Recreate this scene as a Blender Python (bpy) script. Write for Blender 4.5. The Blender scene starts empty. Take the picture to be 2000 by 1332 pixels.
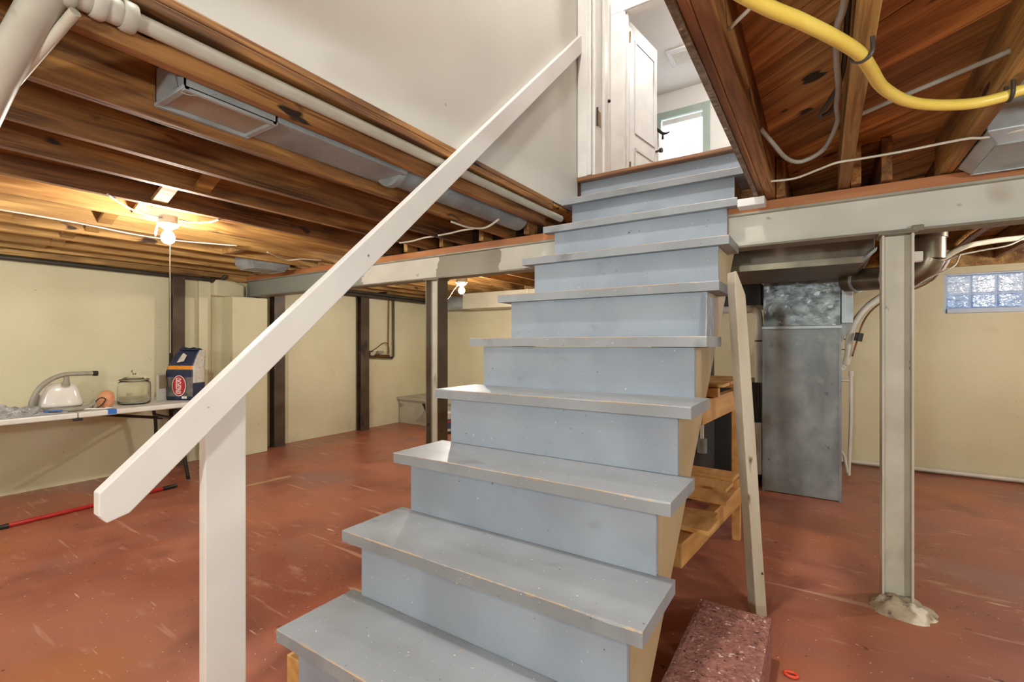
import bpy, bmesh, math, random
from mathutils import Vector, Matrix, noise
random.seed(7)
S = 1.25                      # survey units -> metres
scene = bpy.context.scene
COL = scene.collection
R = math.radians

# ------------------------------------------------------------------ camera
cam = bpy.data.objects.new('camera', bpy.data.cameras.new('camera'))
COL.objects.link(cam)
cam.location = (1.3054 * S, -0.7596 * S, 1.0284 * S)
cam.rotation_euler = (R(90), 0, R(33.272))
cam.data.sensor_width = 36
cam.data.lens = 922.34 * 36 / 2000
cam.data.shift_y = 0.0022
cam.data.clip_start = 0.02
scene.camera = cam
# ------------------------------------------------------------------ world, exposure
w = bpy.data.worlds.new('overcast_sky'); scene.world = w; w.use_nodes = True
bg = w.node_tree.nodes['Background']
bg.inputs[0].default_value = (0.80, 0.89, 1.0, 1); bg.inputs[1].default_value = 1.0
vs = scene.view_settings
vs.view_transform = 'Standard'; vs.look = 'None'; vs.exposure = 0.3; vs.gamma = 1.0
vs.use_curve_mapping = False
BULB = 60.0          # radiant power of one lamp, watts

# ------------------------------------------------------------------ materials
def lin(h):
    h = h.lstrip('#'); o = []
    for i in (0, 2, 4):
        c = int(h[i:i+2], 16) / 255
        o.append(c / 12.92 if c <= .04045 else ((c + .055) / 1.055) ** 2.4)
    return (*o, 1)

def mat(name, c1, c2=None, scale=6, stretch=(1, 1, 1), rough=.6, rvar=0, metal=0, bump=0, bscale=None,
        detail=4, lo=.35, hi=.65, spots=(), rnd=0.0, spec=.5, distort=0, coat=0):
    """two-tone noise paint / wood / metal; spots = [(colour, scale, threshold, softness, stretch)]"""
    m = bpy.data.materials.new(name); m.use_nodes = True
    N = m.node_tree.nodes; L = m.node_tree.links
    b = N['Principled BSDF']
    tc = N.new('ShaderNodeTexCoord'); oi = N.new('ShaderNodeObjectInfo')
    off = N.new('ShaderNodeVectorMath'); off.operation = 'SCALE'
    cx = N.new('ShaderNodeCombineXYZ')
    for i in range(3): L.new(oi.outputs['Random'], cx.inputs[i])
    L.new(cx.outputs[0], off.inputs[0]); off.inputs['Scale'].default_value = 37.0
    add = N.new('ShaderNodeVectorMath'); add.operation = 'ADD'
    L.new(tc.outputs['Object'], add.inputs[0]); L.new(off.outputs[0], add.inputs[1])
    def nz(sc, st, det=detail, dist=0):
        mp = N.new('ShaderNodeMapping'); mp.inputs['Scale'].default_value = st
        L.new(add.outputs[0], mp.inputs['Vector'])
        n = N.new('ShaderNodeTexNoise'); n.inputs['Scale'].default_value = sc
        n.inputs['Detail'].default_value = det; n.inputs['Distortion'].default_value = dist
        L.new(mp.outputs[0], n.inputs['Vector']); return n.outputs['Fac']
    def ramp(f, a, z):
        r = N.new('ShaderNodeMapRange'); r.inputs[1].default_value = a; r.inputs[2].default_value = z
        L.new(f, r.inputs[0]); return r.outputs[0]
    def mix(f, a, z):
        x = N.new('ShaderNodeMix'); x.data_type = 'RGBA'
        if isinstance(f, float): x.inputs[0].default_value = f
        else: L.new(f, x.inputs[0])
        for s, v in ((x.inputs[6], a), (x.inputs[7], z)):
            if isinstance(v, tuple): s.default_value = v
            else: L.new(v, s)
        return x.outputs[2]
    base = nz(scale, stretch, dist=distort)
    col = mix(ramp(base, lo, hi), lin(c1), lin(c2 or c1))
    for sp in spots:
        c, sc, th, so = sp[:4]; st = sp[4] if len(sp) > 4 else (1, 1, 1)
        col = mix(ramp(nz(sc, st, 2), th, th + so), col, lin(c))
    if rnd:
        hsv = N.new('ShaderNodeHueSaturation')
        mr = N.new('ShaderNodeMapRange'); mr.inputs[3].default_value = 1 - rnd; mr.inputs[4].default_value = 1 + rnd
        L.new(oi.outputs['Random'], mr.inputs[0]); L.new(mr.outputs[0], hsv.inputs['Value'])
        L.new(col, hsv.inputs['Color']); col = hsv.outputs[0]
    L.new(col, b.inputs['Base Color'])
    b.inputs['Metallic'].default_value = metal
    b.inputs['Specular IOR Level'].default_value = spec
    b.inputs['Coat Weight'].default_value = coat
    if rvar:
        rr = N.new('ShaderNodeMapRange'); rr.inputs[3].default_value = rough - rvar; rr.inputs[4].default_value = rough + rvar
        L.new(ramp(base, .3, .7), rr.inputs[0]); L.new(rr.outputs[0], b.inputs['Roughness'])
    else: b.inputs['Roughness'].default_value = rough
    if bump:
        bn = N.new('ShaderNodeBump'); bn.inputs['Strength'].default_value = bump; bn.inputs['Distance'].default_value = .01
        L.new(nz(bscale or scale * 4, stretch, 2), bn.inputs['Height']); L.new(bn.outputs[0], b.inputs['Normal'])
    m['nodes'] = 1
    return m

def emit(name, c, strength):
    m = bpy.data.materials.new(name); m.use_nodes = True
    b = m.node_tree.nodes['Principled BSDF']
    b.inputs['Base Color'].default_value = lin(c); b.inputs['Emission Color'].default_value = lin(c)
    b.inputs['Emission Strength'].default_value = strength
    return m

def glass(name, c='#ffffff', rough=.0, ior=1.45):
    m = bpy.data.materials.new(name); m.use_nodes = True
    b = m.node_tree.nodes['Principled BSDF']
    b.inputs['Base Color'].default_value = lin(c); b.inputs['Roughness'].default_value = rough
    b.inputs['Transmission Weight'].default_value = 1; b.inputs['IOR'].default_value = ior
    return m

M = {}
M['floor'] = mat('red_painted_concrete', '#95543f', '#a76952', 1.6, rough=.36, rvar=.12, bump=.10, bscale=30, detail=5, lo=.4, hi=.62,
    spots=[('#864e40', 2.6, .54, .18), ('#ad6a44', .9, .54, .18), ('#8f6058', 1.1, .57, .16, (1, 1.4, 1)), ('#b17c66', 5, .63, .12, (1, 3, 1)),
           ('#bd907a', 3, .68, .05, (.4, 5, 1)), ('#dcc4b2', 55, .722, .02), ('#cfa992', 8, .71, .03, (.35, 4, 1)), ('#5a3028', 24, .72, .03)])
def block_wall(name, c1, c2):
    m = mat(name, c1, c2, 1.6, rough=.75, bump=.12, bscale=40, spots=[('#bdb491', 3, .66, .25), ('#9a8f6c', 26, .74, .05)])
    N = m.node_tree.nodes; L = m.node_tree.links
    tc = N.new('ShaderNodeTexCoord'); sx = N.new('ShaderNodeSeparateXYZ'); L.new(tc.outputs['Object'], sx.inputs[0])
    ad = N.new('ShaderNodeMath'); L.new(sx.outputs[0], ad.inputs[0]); L.new(sx.outputs[1], ad.inputs[1])
    cb = N.new('ShaderNodeCombineXYZ'); L.new(ad.outputs[0], cb.inputs[0]); L.new(sx.outputs[2], cb.inputs[1])
    br = N.new('ShaderNodeTexBrick'); L.new(cb.outputs[0], br.inputs['Vector'])
    br.inputs['Scale'].default_value = 1; br.inputs['Brick Width'].default_value = .40; br.inputs['Row Height'].default_value = .20
    br.inputs['Mortar Size'].default_value = .004; br.inputs['Mortar Smooth'].default_value = 1
    bp = N.new('ShaderNodeBump'); bp.inputs['Strength'].default_value = .16; bp.inputs['Distance'].default_value = .006; bp.invert = True
    L.new(br.outputs['Fac'], bp.inputs['Height'])
    old = [n for n in N if n.type == 'BUMP' and n != bp][0]
    L.new(old.outputs[0], bp.inputs['Normal']); L.new(bp.outputs[0], N['Principled BSDF'].inputs['Normal'])
    return m
M['block'] = block_wall('cream_painted_block', '#d9d2b2', '#d0c8a6')
M['white_wall'] = mat('off_white_plaster', '#d6d4cd', '#cfcdc6', 1.5, rough=.6, bump=.04, bscale=50, spots=[('#8f8d88', 9, .80, .02)])
M['house_white'] = mat('white_interior_paint', '#eceae6', '#e6e4e0', 2, rough=.55)
M['trim_white'] = mat('white_trim_paint', '#e2e1df', '#d8d7d6', 5, rough=.4, bump=.05)
M['window_frame'] = mat('daylit_bluish_frame', '#bcc8dc', '#b2bfd4', 6, rough=.5)  # white frame with the blue of the daylight put into its colour
M['window_green'] = mat('grey_green_window_frame', '#aab8ae', '#9fb0a6', 4, rough=.5)
WS = (3, .28, 3)
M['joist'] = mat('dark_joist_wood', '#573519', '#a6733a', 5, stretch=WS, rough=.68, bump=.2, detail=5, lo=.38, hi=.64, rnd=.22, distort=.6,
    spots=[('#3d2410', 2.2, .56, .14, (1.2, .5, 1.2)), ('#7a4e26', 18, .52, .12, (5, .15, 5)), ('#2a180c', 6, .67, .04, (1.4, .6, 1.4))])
M['joist_gold'] = mat('lit_golden_joist_wood', '#86602f', '#c39a5c', 5, stretch=WS, rough=.7, bump=.2, detail=5, lo=.38, hi=.64, rnd=.15, distort=.5,
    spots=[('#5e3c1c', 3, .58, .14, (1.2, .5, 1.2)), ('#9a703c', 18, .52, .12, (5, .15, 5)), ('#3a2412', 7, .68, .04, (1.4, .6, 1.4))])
M['plank'] = mat('subfloor_board_wood', '#9a642a', '#dea660', 6, stretch=(.3, 3, 3), rough=.62, bump=.15, detail=5, lo=.38, hi=.64, rnd=.28, distort=.8,
    spots=[('#6a421c', 2.4, .58, .12, (.4, 1.2, 1)), ('#ae7434', 18, .52, .12, (.15, 5, 5)), ('#301a0c', 7, .67, .04, (.7, 1.4, 1))])
M['slab'] = mat('dark_felt_and_shade', '#24170f', '#2c1c12', 4, rough=.9)
M['sill'] = mat('reddish_sill_wood', '#a2623a', '#bb7e4e', 5, stretch=(.3, 3, 3), rough=.6, bump=.1, spots=[('#5d2d15', 4, .64, .1, (.4, 1, 1))])
M['trimmer'] = mat('trimmer_wood', '#6a4020', '#b27e48', 5, stretch=WS, rough=.6, bump=.15, distort=.5, lo=.38, hi=.64, detail=5,
    spots=[('#40240f', 3.2, .60, .1, (1, .35, 1)), ('#7e5028', 18, .52, .12, (5, .15, 5)), ('#24130a', 7, .68, .03, (1.4, .6, 1.4))])
M['new_wood'] = mat('fresh_pine', '#c08a4a', '#d8a868', 6, stretch=(3, .4, 3), rough=.6, bump=.1, spots=[('#8d5f30', 4, .67, .06)], rnd=.08)
M['floor_wood'] = mat('oak_nosing', '#7b5437', '#94694a', 8, stretch=(.3, 3, 3), rough=.45, bump=.08)
M['steel_white'] = mat('white_painted_steel', '#c9c6ba', '#bdb9ac', 3, rough=.45, rvar=.06, bump=.08,
    spots=[('#7d7669', 6, .70, .08), ('#6b4a32', 14, .76, .03), ('#a79f8c', 2, .6, .2)])
M['steel_grey'] = mat('bare_grey_steel', '#8c8778', '#a29d8f', 4, rough=.4, metal=.25, bump=.06, spots=[('#5e4b38', 5, .66, .1)])
M['post_paint'] = mat('cream_painted_post', '#bdb7a8', '#cdc8bb', 5, rough=.42, bump=.07,
    spots=[('#8a7f6c', 6, .66, .1, (1, 1, .4)), ('#6b4326', 22, .74, .04, (1, 1, .5))])
M['post_brown'] = mat('grey_brown_steel', '#6d6456', '#7f7666', 5, rough=.45, metal=.15, bump=.06, spots=[('#453526', 8, .68, .08)])
M['brace'] = mat('dark_brown_steel', '#433529', '#594a3c', 5, rough=.5, metal=.1, bump=.08, spots=[('#2b1f17', 7, .64, .1, (1, 1, .4)), ('#8d8676', 24, .76, .03)])
M['galv'] = mat('galvanised_sheet', '#9aa2a6', '#b4bbbe', 7, rough=.38, rvar=.08, metal=.35, bump=.05, bscale=25, spots=[('#6e7273', 3, .6, .15, (1, 1, .35))])
M['galv_dull'] = mat('dull_galvanised_sheet', '#858b8e', '#a0a6a8', 5, rough=.5, rvar=.1, metal=.2, bump=.08, lo=.4, hi=.62, detail=5, spots=[('#7b8184', 2.2, .53, .2, (2.4, 1, .5)), ('#9a9fa0', 9, .58, .2), ('#676b6e', 12, .68, .08), ('#b5b9b9', 30, .72, .02, (1, 1, 3))])
M['foil'] = mat('crinkled_foil_wrap', '#54585a', '#7f8486', 12, rough=.34, metal=.6, bump=.7, bscale=16, lo=.4, hi=.6, spots=[('#a5aaac', 18, .64, .06), ('#4a4e50', 5, .58, .2)])
M['pan'] = mat('dusty_tan_sheet', '#9c9180', '#ada28f', 5, rough=.5, metal=.15, bump=.05)
M['duct_brown'] = mat('dusty_brown_duct', '#5d5348', '#756a5b', 5, rough=.45, metal=.5, bump=.08)
M['duct_round'] = mat('worn_round_duct', '#6b6256', '#988d78', 4, stretch=(1, 1, .6), rough=.33, metal=.7, bump=.08)
M['cream_duct'] = mat('cream_painted_duct', '#c9c3ac', '#d3cdb8', 4, rough=.5, bump=.06, spots=[('#9f9880', 18, .74, .05)])
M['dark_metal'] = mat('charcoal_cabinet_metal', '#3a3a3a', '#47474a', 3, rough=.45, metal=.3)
M['black'] = mat('black_plastic', '#1c1b1b', '#242323', 10, rough=.45)
M['stair'] = mat('blue_grey_floor_paint', '#9ba4b1', '#9099a7', 3, rough=.5, rvar=.08, bump=.06, spots=[('#868e99', 2.4, .55, .24), ('#7f8690', 6, .66, .18, (1, 1, 1.5)), ('#c9c6bf', 60, .735, .02), ('#4c4f55', 44, .745, .015)])
M['stringer'] = mat('tan_painted_stringer', '#b9a683', '#ab9774', 4, rough=.55, bump=.06, spots=[('#8c7250', 5, .68, .1)])
M['rail'] = mat('white_gloss_paint', '#e3e0dd', '#dcd9d6', 4, rough=.38, bump=.05, spots=[('#9e9690', 26, .79, .02, (1, .6, 1))])
M['prop'] = mat('flaking_white_wood', '#c8bfae', '#b5a994', 7, stretch=(1, 1, .3), rough=.65, bump=.25, spots=[('#6f5539', 16, .70, .05, (1, 1, .4))])
M['carpet'] = mat('maroon_pile', '#855249', '#a87468', 55, rough=.9, bump=1.0, bscale=120, spots=[('#d6b8ae', 60, .64, .04), ('#54302b', 50, .62, .06)])
M['footing'] = mat('lumpy_grout', '#c2b59e', '#a08f78', 14, rough=.85, bump=1.0, bscale=22, spots=[('#5a4d3f', 16, .62, .06), ('#e6dfd0', 9, .58, .08)])
M['pvc'] = mat('white_pvc', '#d8d5cb', '#cdc9bd', 6, rough=.35)
M['pvc_old'] = mat('painted_iron_pipe', '#c3bfb3', '#b3aea0', 5, rough=.4, bump=.05, spots=[('#8d8473', 8, .70, .08)])
M['iron'] = mat('black_iron_pipe', '#3b352e', '#4b443b', 6, rough=.5, metal=.3)
M['copper'] = mat('tarnished_copper', '#6e4a33', '#8a5d40', 8, rough=.4, metal=.8)
M['yellow'] = mat('yellow_gas_tubing', '#ecd166', '#e3c453', 6, rough=.38, spots=[('#a9822a', 30, .74, .04)])
M['cable_grey'] = mat('grey_cable', '#aaa79d', '#98958b', 8, rough=.5)
M['cable_white'] = mat('off_white_cable', '#cfc9ba', '#bfb8a7', 8, rough=.5)
M['table'] = mat('white_moulded_plastic', '#dcd9d3', '#d3d0c9', 9, rough=.4, bump=.05)
M['tape_blue'] = mat('blue_tape', '#2f6fc0', '#3b7bca', 9, rough=.6)
M['tape_tan'] = mat('tan_floor_patch', '#a98763', '#b8976f', 9, rough=.7)
M['red'] = mat('red_pole_paint', '#a31e1e', '#b52a26', 6, rough=.3)
M['appl_white'] = mat('glossy_white_plastic', '#e6dfd8', '#ded7d0', 4, rough=.15)
M['appl_grey'] = mat('warm_grey_plastic', '#7d746d', '#8c837b', 6, rough=.4)
M['hose'] = mat('ribbed_grey_hose', '#8b8778', '#9b9788', 8, rough=.45)
M['bag_clear'] = mat('crumpled_clear_plastic', '#a9a8a6', '#8a8886', 18, rough=.2, bump=.6)
M['cloth_pink'] = mat('salmon_cloth', '#cf8a63', '#dba07a', 25, rough=.9, bump=.3)
M['navy'] = mat('navy_paper', '#1f2740', '#2a3252', 14, rough=.4, bump=.3, bscale=20)
M['orange'] = mat('orange_band_print', '#e3942c', '#dc8a22', 12, rough=.4, spots=[('#a35c14', 60, .64, .03, (1, 1, 4))])
M['briq'] = mat('printed_charcoal_grey', '#4c4948', '#77706a', 16, rough=.45)
M['bag_print'] = mat('white_printed_panel', '#d5d1c6', '#cbc7bb', 10, rough=.45, spots=[('#33323a', 34, .66, .03, (1, 1, 1.4)), ('#8c8a88', 90, .6, .05, (1, 1, 4))])
M['logo_red'] = mat('logo_red', '#a8222e', '#b02a36', 8, rough=.4)
M['logo_white'] = mat('logo_white', '#f2ece4', '#f2ece4', 8, rough=.4)
M['concrete'] = mat('grey_concrete', '#a7a18e', '#b7b19c', 4, rough=.8, bump=.2, spots=[('#87816f', 3, .6, .1, (1, 1, 3))])
M['bucket'] = mat('white_bucket_plastic', '#d6d6d4', '#cfcfcd', 6, rough=.35)
M['label_blue'] = mat('blue_print', '#31465c', '#3c536b', 12, rough=.5)
M['ceramic'] = mat('white_porcelain', '#e4e0d6', '#dcd8cc', 6, rough=.2)
M['cord'] = mat('pull_cord', '#cfc8b4', '#c5bea8', 20, rough=.8)
M['brass'] = mat('aged_brass', '#8a6a4a', '#a17f5c', 10, rough=.35, metal=.8)
M['dark_hw'] = mat('dark_bronze_hardware', '#33302d', '#3d3935', 10, rough=.35, metal=.6)
M['plaster_edge'] = mat('broken_plaster', '#6b5a4a', '#8f8070', 22, rough=.9, bump=.8, bscale=50, spots=[('#c9c0b0', 26, .66, .05)])
M['orange_plastic'] = mat('orange_red_plastic', '#d6452a', '#e04f30', 8, rough=.35)
M['cardboard'] = mat('tan_card_back', '#a89a80', '#9e9076', 9, rough=.5)
M['tag_white'] = mat('matt_white_paper', '#dedad2', '#d5d1c9', 9, rough=.7)
M['glass'] = glass('clear_glass', '#fdfffc')
M['patch'] = mat('shiny_plastic_patch', '#c9ccd6', '#aeb4c4', 11, rough=.2, bump=.7, bscale=22)

# blocks of the basement window and the bright pane upstairs: lit by the day outside
def lit_glass(name, ca, cb, strength, sc):
    m = mat(name, ca, cb, sc, rough=.12, bump=.5, bscale=sc * 1.2, detail=3, stretch=(1, 1, 2.2), distort=1.5)
    N = m.node_tree.nodes; L = m.node_tree.links; b = N['Principled BSDF']
    L.new(b.inputs['Base Color'].links[0].from_socket, b.inputs['Emission Color'])
    b.inputs['Emission Strength'].default_value = strength
    return m
M['block_glass'] = lit_glass('wavy_block_glass', '#8fa0b6', '#c2cedd', .34, 16)
M['block_glass_low'] = lit_glass('wavy_block_glass_ground', '#6f8bb2', '#a3bad6', .34, 16)
M['block_glass_bright'] = lit_glass('wavy_block_glass_boosted', '#b9cdf0', '#d4e2f8', 24, 16)  # much stronger glow, only for the added unseen window
M['day_pane'] = emit('daylit_blind', '#f4f8ff', 3.2)
def wear_tread():
    m = mat('worn_blue_grey_tread_paint', '#989da3', '#8c9197', 3, rough=.5, rvar=.08, bump=.08,
            spots=[('#828688', 2.0, .52, .2), ('#75787a', 5, .64, .18, (1, 2, 1)), ('#e0ddd6', 75, .735, .015), ('#55524f', 60, .74, .015), ('#b49a86', 34, .75, .015)])
    N = m.node_tree.nodes; L = m.node_tree.links; b = N['Principled BSDF']
    col = b.inputs['Base Color'].links[0].from_socket
    tc = N.new('ShaderNodeTexCoord'); sx = N.new('ShaderNodeSeparateXYZ'); L.new(tc.outputs['Object'], sx.inputs[0])
    # distance from the front upper arris of the board: local y (depth) and z (below top)
    ab = N.new('ShaderNodeMath'); ab.operation = 'SUBTRACT'; ab.inputs[0].default_value = .0; L.new(sx.outputs[2], ab.inputs[1])
    mx = N.new('ShaderNodeMath'); mx.operation = 'MAXIMUM'; L.new(ab.outputs[0], mx.inputs[0]); L.new(sx.outputs[1], mx.inputs[1])
    n = N.new('ShaderNodeTexNoise'); n.inputs['Scale'].default_value = 14; n.inputs['Detail'].default_value = 9; n.inputs['Roughness'].default_value = .75
    oi = N.new('ShaderNodeObjectInfo'); va = N.new('ShaderNodeVectorMath'); va.operation = 'ADD'
    sc = N.new('ShaderNodeMath'); sc.operation = 'MULTIPLY'; sc.inputs[1].default_value = 20; L.new(oi.outputs['Random'], sc.inputs[0])
    L.new(tc.outputs['Object'], va.inputs[0]); L.new(sc.outputs[0], va.inputs[1]); L.new(va.outputs[0], n.inputs['Vector'])
    # wear where  distance < (noise-.5)*k
    mr = N.new('ShaderNodeMapRange'); mr.inputs[1].default_value = .42; mr.inputs[2].default_value = .75; mr.inputs[3].default_value = 0; mr.inputs[4].default_value = .013
    L.new(n.outputs['Fac'], mr.inputs[0])
    lt = N.new('ShaderNodeMath'); lt.operation = 'LESS_THAN'; L.new(mx.outputs[0], lt.inputs[0]); L.new(mr.outputs[0], lt.inputs[1])
    mi = N.new('ShaderNodeMix'); mi.data_type = 'RGBA'; L.new(lt.outputs[0], mi.inputs[0]); L.new(col, mi.inputs[6]); mi.inputs[7].default_value = lin('#ab9885')
    L.new(mi.outputs[2], b.inputs['Base Color'])
    return m
M['tread'] = wear_tread()

# ------------------------------------------------------------------ mesh helpers (all coordinates in survey units)
BASE = {}
def base_of(o):
    while o.parent: o = o.parent
    return BASE.get(o.name, Vector((0, 0, 0)))
def tag(o, label=None, cat=None, group=None, kind=None):
    if label: o['label'] = label
    if cat: o['category'] = cat
    if group: o['group'] = group
    if kind: o['kind'] = kind
    return o
def thing(name, at, label=None, cat=None, group=None, kind=None):
    o = bpy.data.objects.new(name, None); COL.objects.link(o)
    o.empty_display_size = .1; o.location = Vector(at) * S
    BASE[o.name] = Vector(at)
    return tag(o, label, cat, group, kind)

class MB:
    def __init__(s): s.v = []; s.f = []; s.mi = []
    def add(s, vs, fs, mi=0):
        n = len(s.v); s.v += [Vector(v) for v in vs]
        for f in fs: s.f.append([i + n for i in f]); s.mi.append(mi)
        return s
    def box(s, x0, x1, y0, y1, z0, z1, mi=0):
        vs = [(x, y, z) for x in (x0, x1) for y in (y0, y1) for z in (z0, z1)]
        return s.add(vs, [(0, 1, 3, 2), (4, 6, 7, 5), (0, 4, 5, 1), (2, 3, 7, 6), (0, 2, 6, 4), (1, 5, 7, 3)], mi)
    def beam(s, a, b, wd, ht, up=(0, 0, 1), mi=0):
        """bar of section wd x ht from a to b"""
        a, b = Vector(a), Vector(b); d = (b - a).normalized(); u = Vector(up)
        r = d.cross(u).normalized(); u = r.cross(d).normalized()
        vs = [p + r * i * wd / 2 + u * j * ht / 2 for p in (a, b) for i in (-1, 1) for j in (-1, 1)]
        return s.add(vs, [(0, 1, 3, 2), (4, 6, 7, 5), (0, 4, 5, 1), (2, 3, 7, 6), (0, 2, 6, 4), (1, 5, 7, 3)], mi)
    def prism(s, poly, axis, a, b, mi=0):
        """polygon in the plane across axis, extruded from a to b. axis x: (y,z) y: (x,z) z: (x,y)"""
        def P(p, t): return {'x': (t, p[0], p[1]), 'y': (p[0], t, p[1]), 'z': (p[0], p[1], t)}[axis]
        n = len(poly); vs = [P(p, a) for p in poly] + [P(p, b) for p in poly]
        fs = [list(range(n))[::-1], list(range(n, 2 * n))] + [(i, (i + 1) % n, n + (i + 1) % n, n + i) for i in range(n)]
        return s.add(vs, fs, mi)
    def tube(s, pts, r, n=10, caps=True, mi=0, smooth=0):
        pts = [Vector(p) for p in pts]
        if smooth:
            q = []
            P = [pts[0]] + pts + [pts[-1]]
            for i in range(1, len(P) - 2):
                for k in range(smooth):
                    t = k / smooth; a, b, c, d = P[i-1], P[i], P[i+1], P[i+2]
                    q.append(.5 * ((2*b) + (c-a)*t + (2*a-5*b+4*c-d)*t*t + (3*b-a-3*c+d)*t**3))
            q.append(pts[-1]); pts = q
        if isinstance(r, (list, tuple)):
            if smooth:
                rs = []
                for i in range(len(pts)):
                    t = i / smooth; k0 = min(int(t), len(r) - 2); rs.append(r[k0] + (r[k0+1] - r[k0]) * (t - k0))
            else: rs = r
        else: rs = [r] * len(pts)
        vs, fs = [], []; ref = None
        for i, p in enumerate(pts):
            d = (pts[min(i+1, len(pts)-1)] - pts[max(i-1, 0)]).normalized()
            if ref is None: ref = d.orthogonal().normalized()
            ref = (ref - d * ref.dot(d)).normalized(); o = d.cross(ref)
            for k in range(n):
                a = 2 * math.pi * k / n; vs.append(p + (ref * math.cos(a) + o * math.sin(a)) * rs[i])
        for i in range(len(pts) - 1):
            for k in range(n): fs.append((i*n + k, i*n + (k+1) % n, (i+1)*n + (k+1) % n, (i+1)*n + k))
        if caps: fs += [list(range(n))[::-1], [(len(pts)-1)*n + k for k in range(n)]]
        return s.add(vs, fs, mi)
    def lathe(s, prof, c=(0, 0, 0), n=24, mi=0, squash=(1, 1)):
        c = Vector(c); vs, fs = [], []
        for r, z in prof:
            for k in range(n):
                a = 2 * math.pi * k / n; vs.append(c + Vector((r * math.cos(a) * squash[0], r * math.sin(a) * squash[1], z)))
        for i in range(len(prof) - 1):
            for k in range(n): fs.append((i*n + k, i*n + (k+1) % n, (i+1)*n + (k+1) % n, (i+1)*n + k))
        if prof[0][0] > 1e-6: fs.append(list(range(n))[::-1])
        if prof[-1][0] > 1e-6: fs.append([(len(prof)-1)*n + k for k in range(n)])
        return s.add(vs, fs, mi)
    def xf(s, m):
        s.v = [m @ v for v in s.v]; return s
    def build(s, name, mt, parent=None, bevel=0, smooth=False, origin=None, **kw):
        me = bpy.data.meshes.new(name)
        o = bpy.data.objects.new(name, me); COL.objects.link(o)
        if parent:
            o.parent = parent; b = base_of(parent); org = Vector(origin) if origin else None
            if org is not None:
                # parent chain offset: only used directly under a top-level thing
                o.location = (org - b) * S; b = org
        else:
            lo = [min(v[i] for v in s.v) for i in range(3)]; hi = [max(v[i] for v in s.v) for i in range(3)]
            b = Vector(origin) if origin else Vector(((lo[0]+hi[0])/2, (lo[1]+hi[1])/2, lo[2]))
            o.location = b * S; BASE[o.name] = b
        me.from_pydata([(v - b) * S for v in s.v], [], s.f)
        bm = bmesh.new(); bm.from_mesh(me); bmesh.ops.remove_doubles(bm, verts=bm.verts, dist=1e-5)
        bmesh.ops.recalc_face_normals(bm, faces=bm.faces)
        bm.to_mesh(me); bm.free()
        mts = mt if isinstance(mt, (list, tuple)) else [mt]
        for m_ in mts: me.materials.append(M[m_] if isinstance(m_, str) else m_)
        if len(mts) > 1 and len(me.polygons) == len(s.mi):
            for p, i in zip(me.polygons, s.mi): p.material_index = i
        if smooth:
            for p in me.polygons: p.use_smooth = True
            if smooth == 'auto':
                me.set_sharp_from_angle(angle=R(40))
        if bevel:
            bv = o.modifiers.new('bevel', 'BEVEL'); bv.width = bevel * S; bv.segments = 2; bv.limit_method = 'ANGLE'; bv.angle_limit = R(40)
        return tag(o, **kw)

def rotz(c, a):
    c = Vector(c); return Matrix.Translation(c) @ Matrix.Rotation(a, 4, 'Z') @ Matrix.Translation(-c)

# ================================================================== THE SETTING
XL, XR_, YF, YB = -3.3, 4.0, -3.2, 4.2
JB, JT = 1.665, 1.835            # joist bottom / top
MB().box(XL - .2, XR_ + .2, YF - .2, YB + .2, -.12, 0).build('floor', 'floor', kind='structure', origin=(0, 0, 0))
wl = MB().box(XL - .2, XL, YF - .2, YB + .2, 0, 1.60).build('wall_left', 'block', kind='structure', origin=(XL, 0, 0))
# pilaster that carries the beam end
MB().box(XL - .02, -3.10, 1.40, 1.72, 0, 1.452).build('pilaster', 'block', wl, bevel=.008)
MB().prism([(1.30, 1.452), (1.56, 1.452), (1.56, 1.57), (1.46, 1.60), (1.30, 1.60)], 'x', XL - .02, -3.20).build('plaster_patch', 'block', wl, bevel=.02)
MB().box(XL - .02, -3.27, 1.20, 1.30, 0, 1.58).build('wall_rib', 'block', wl, bevel=.004)
# back wall with the window opening X 2.10..2.85, Z 1.26..1.56
WINS = ((2.105, 2.86), (3.02, 3.775))  # second opening holds the added unseen window
wb = MB(); xa = XL
for wa, wz in WINS:
    wb.box(xa, wa, YB, YB + .2, 0, 1.62).box(wa, wz, YB, YB + .2, 0, 1.262).box(wa, wz, YB, YB + .2, 1.568, 1.62); xa = wz
wb.box(xa, XR_, YB, YB + .2, 0, 1.62)
wb.build('wall_back', 'block', kind='structure', origin=(0, YB, 0))
MB().box(XR_, XR_ + .2, YF - .2, YB + .2, 0, 1.62).build('wall_right', 'block', kind='structure', origin=(XR_, 0, 0))
MB().box(XL, XR_, YF - .2, YF, 0, 1.62).build('wall_front', 'block', kind='structure', origin=(0, YF, 0))
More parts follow.
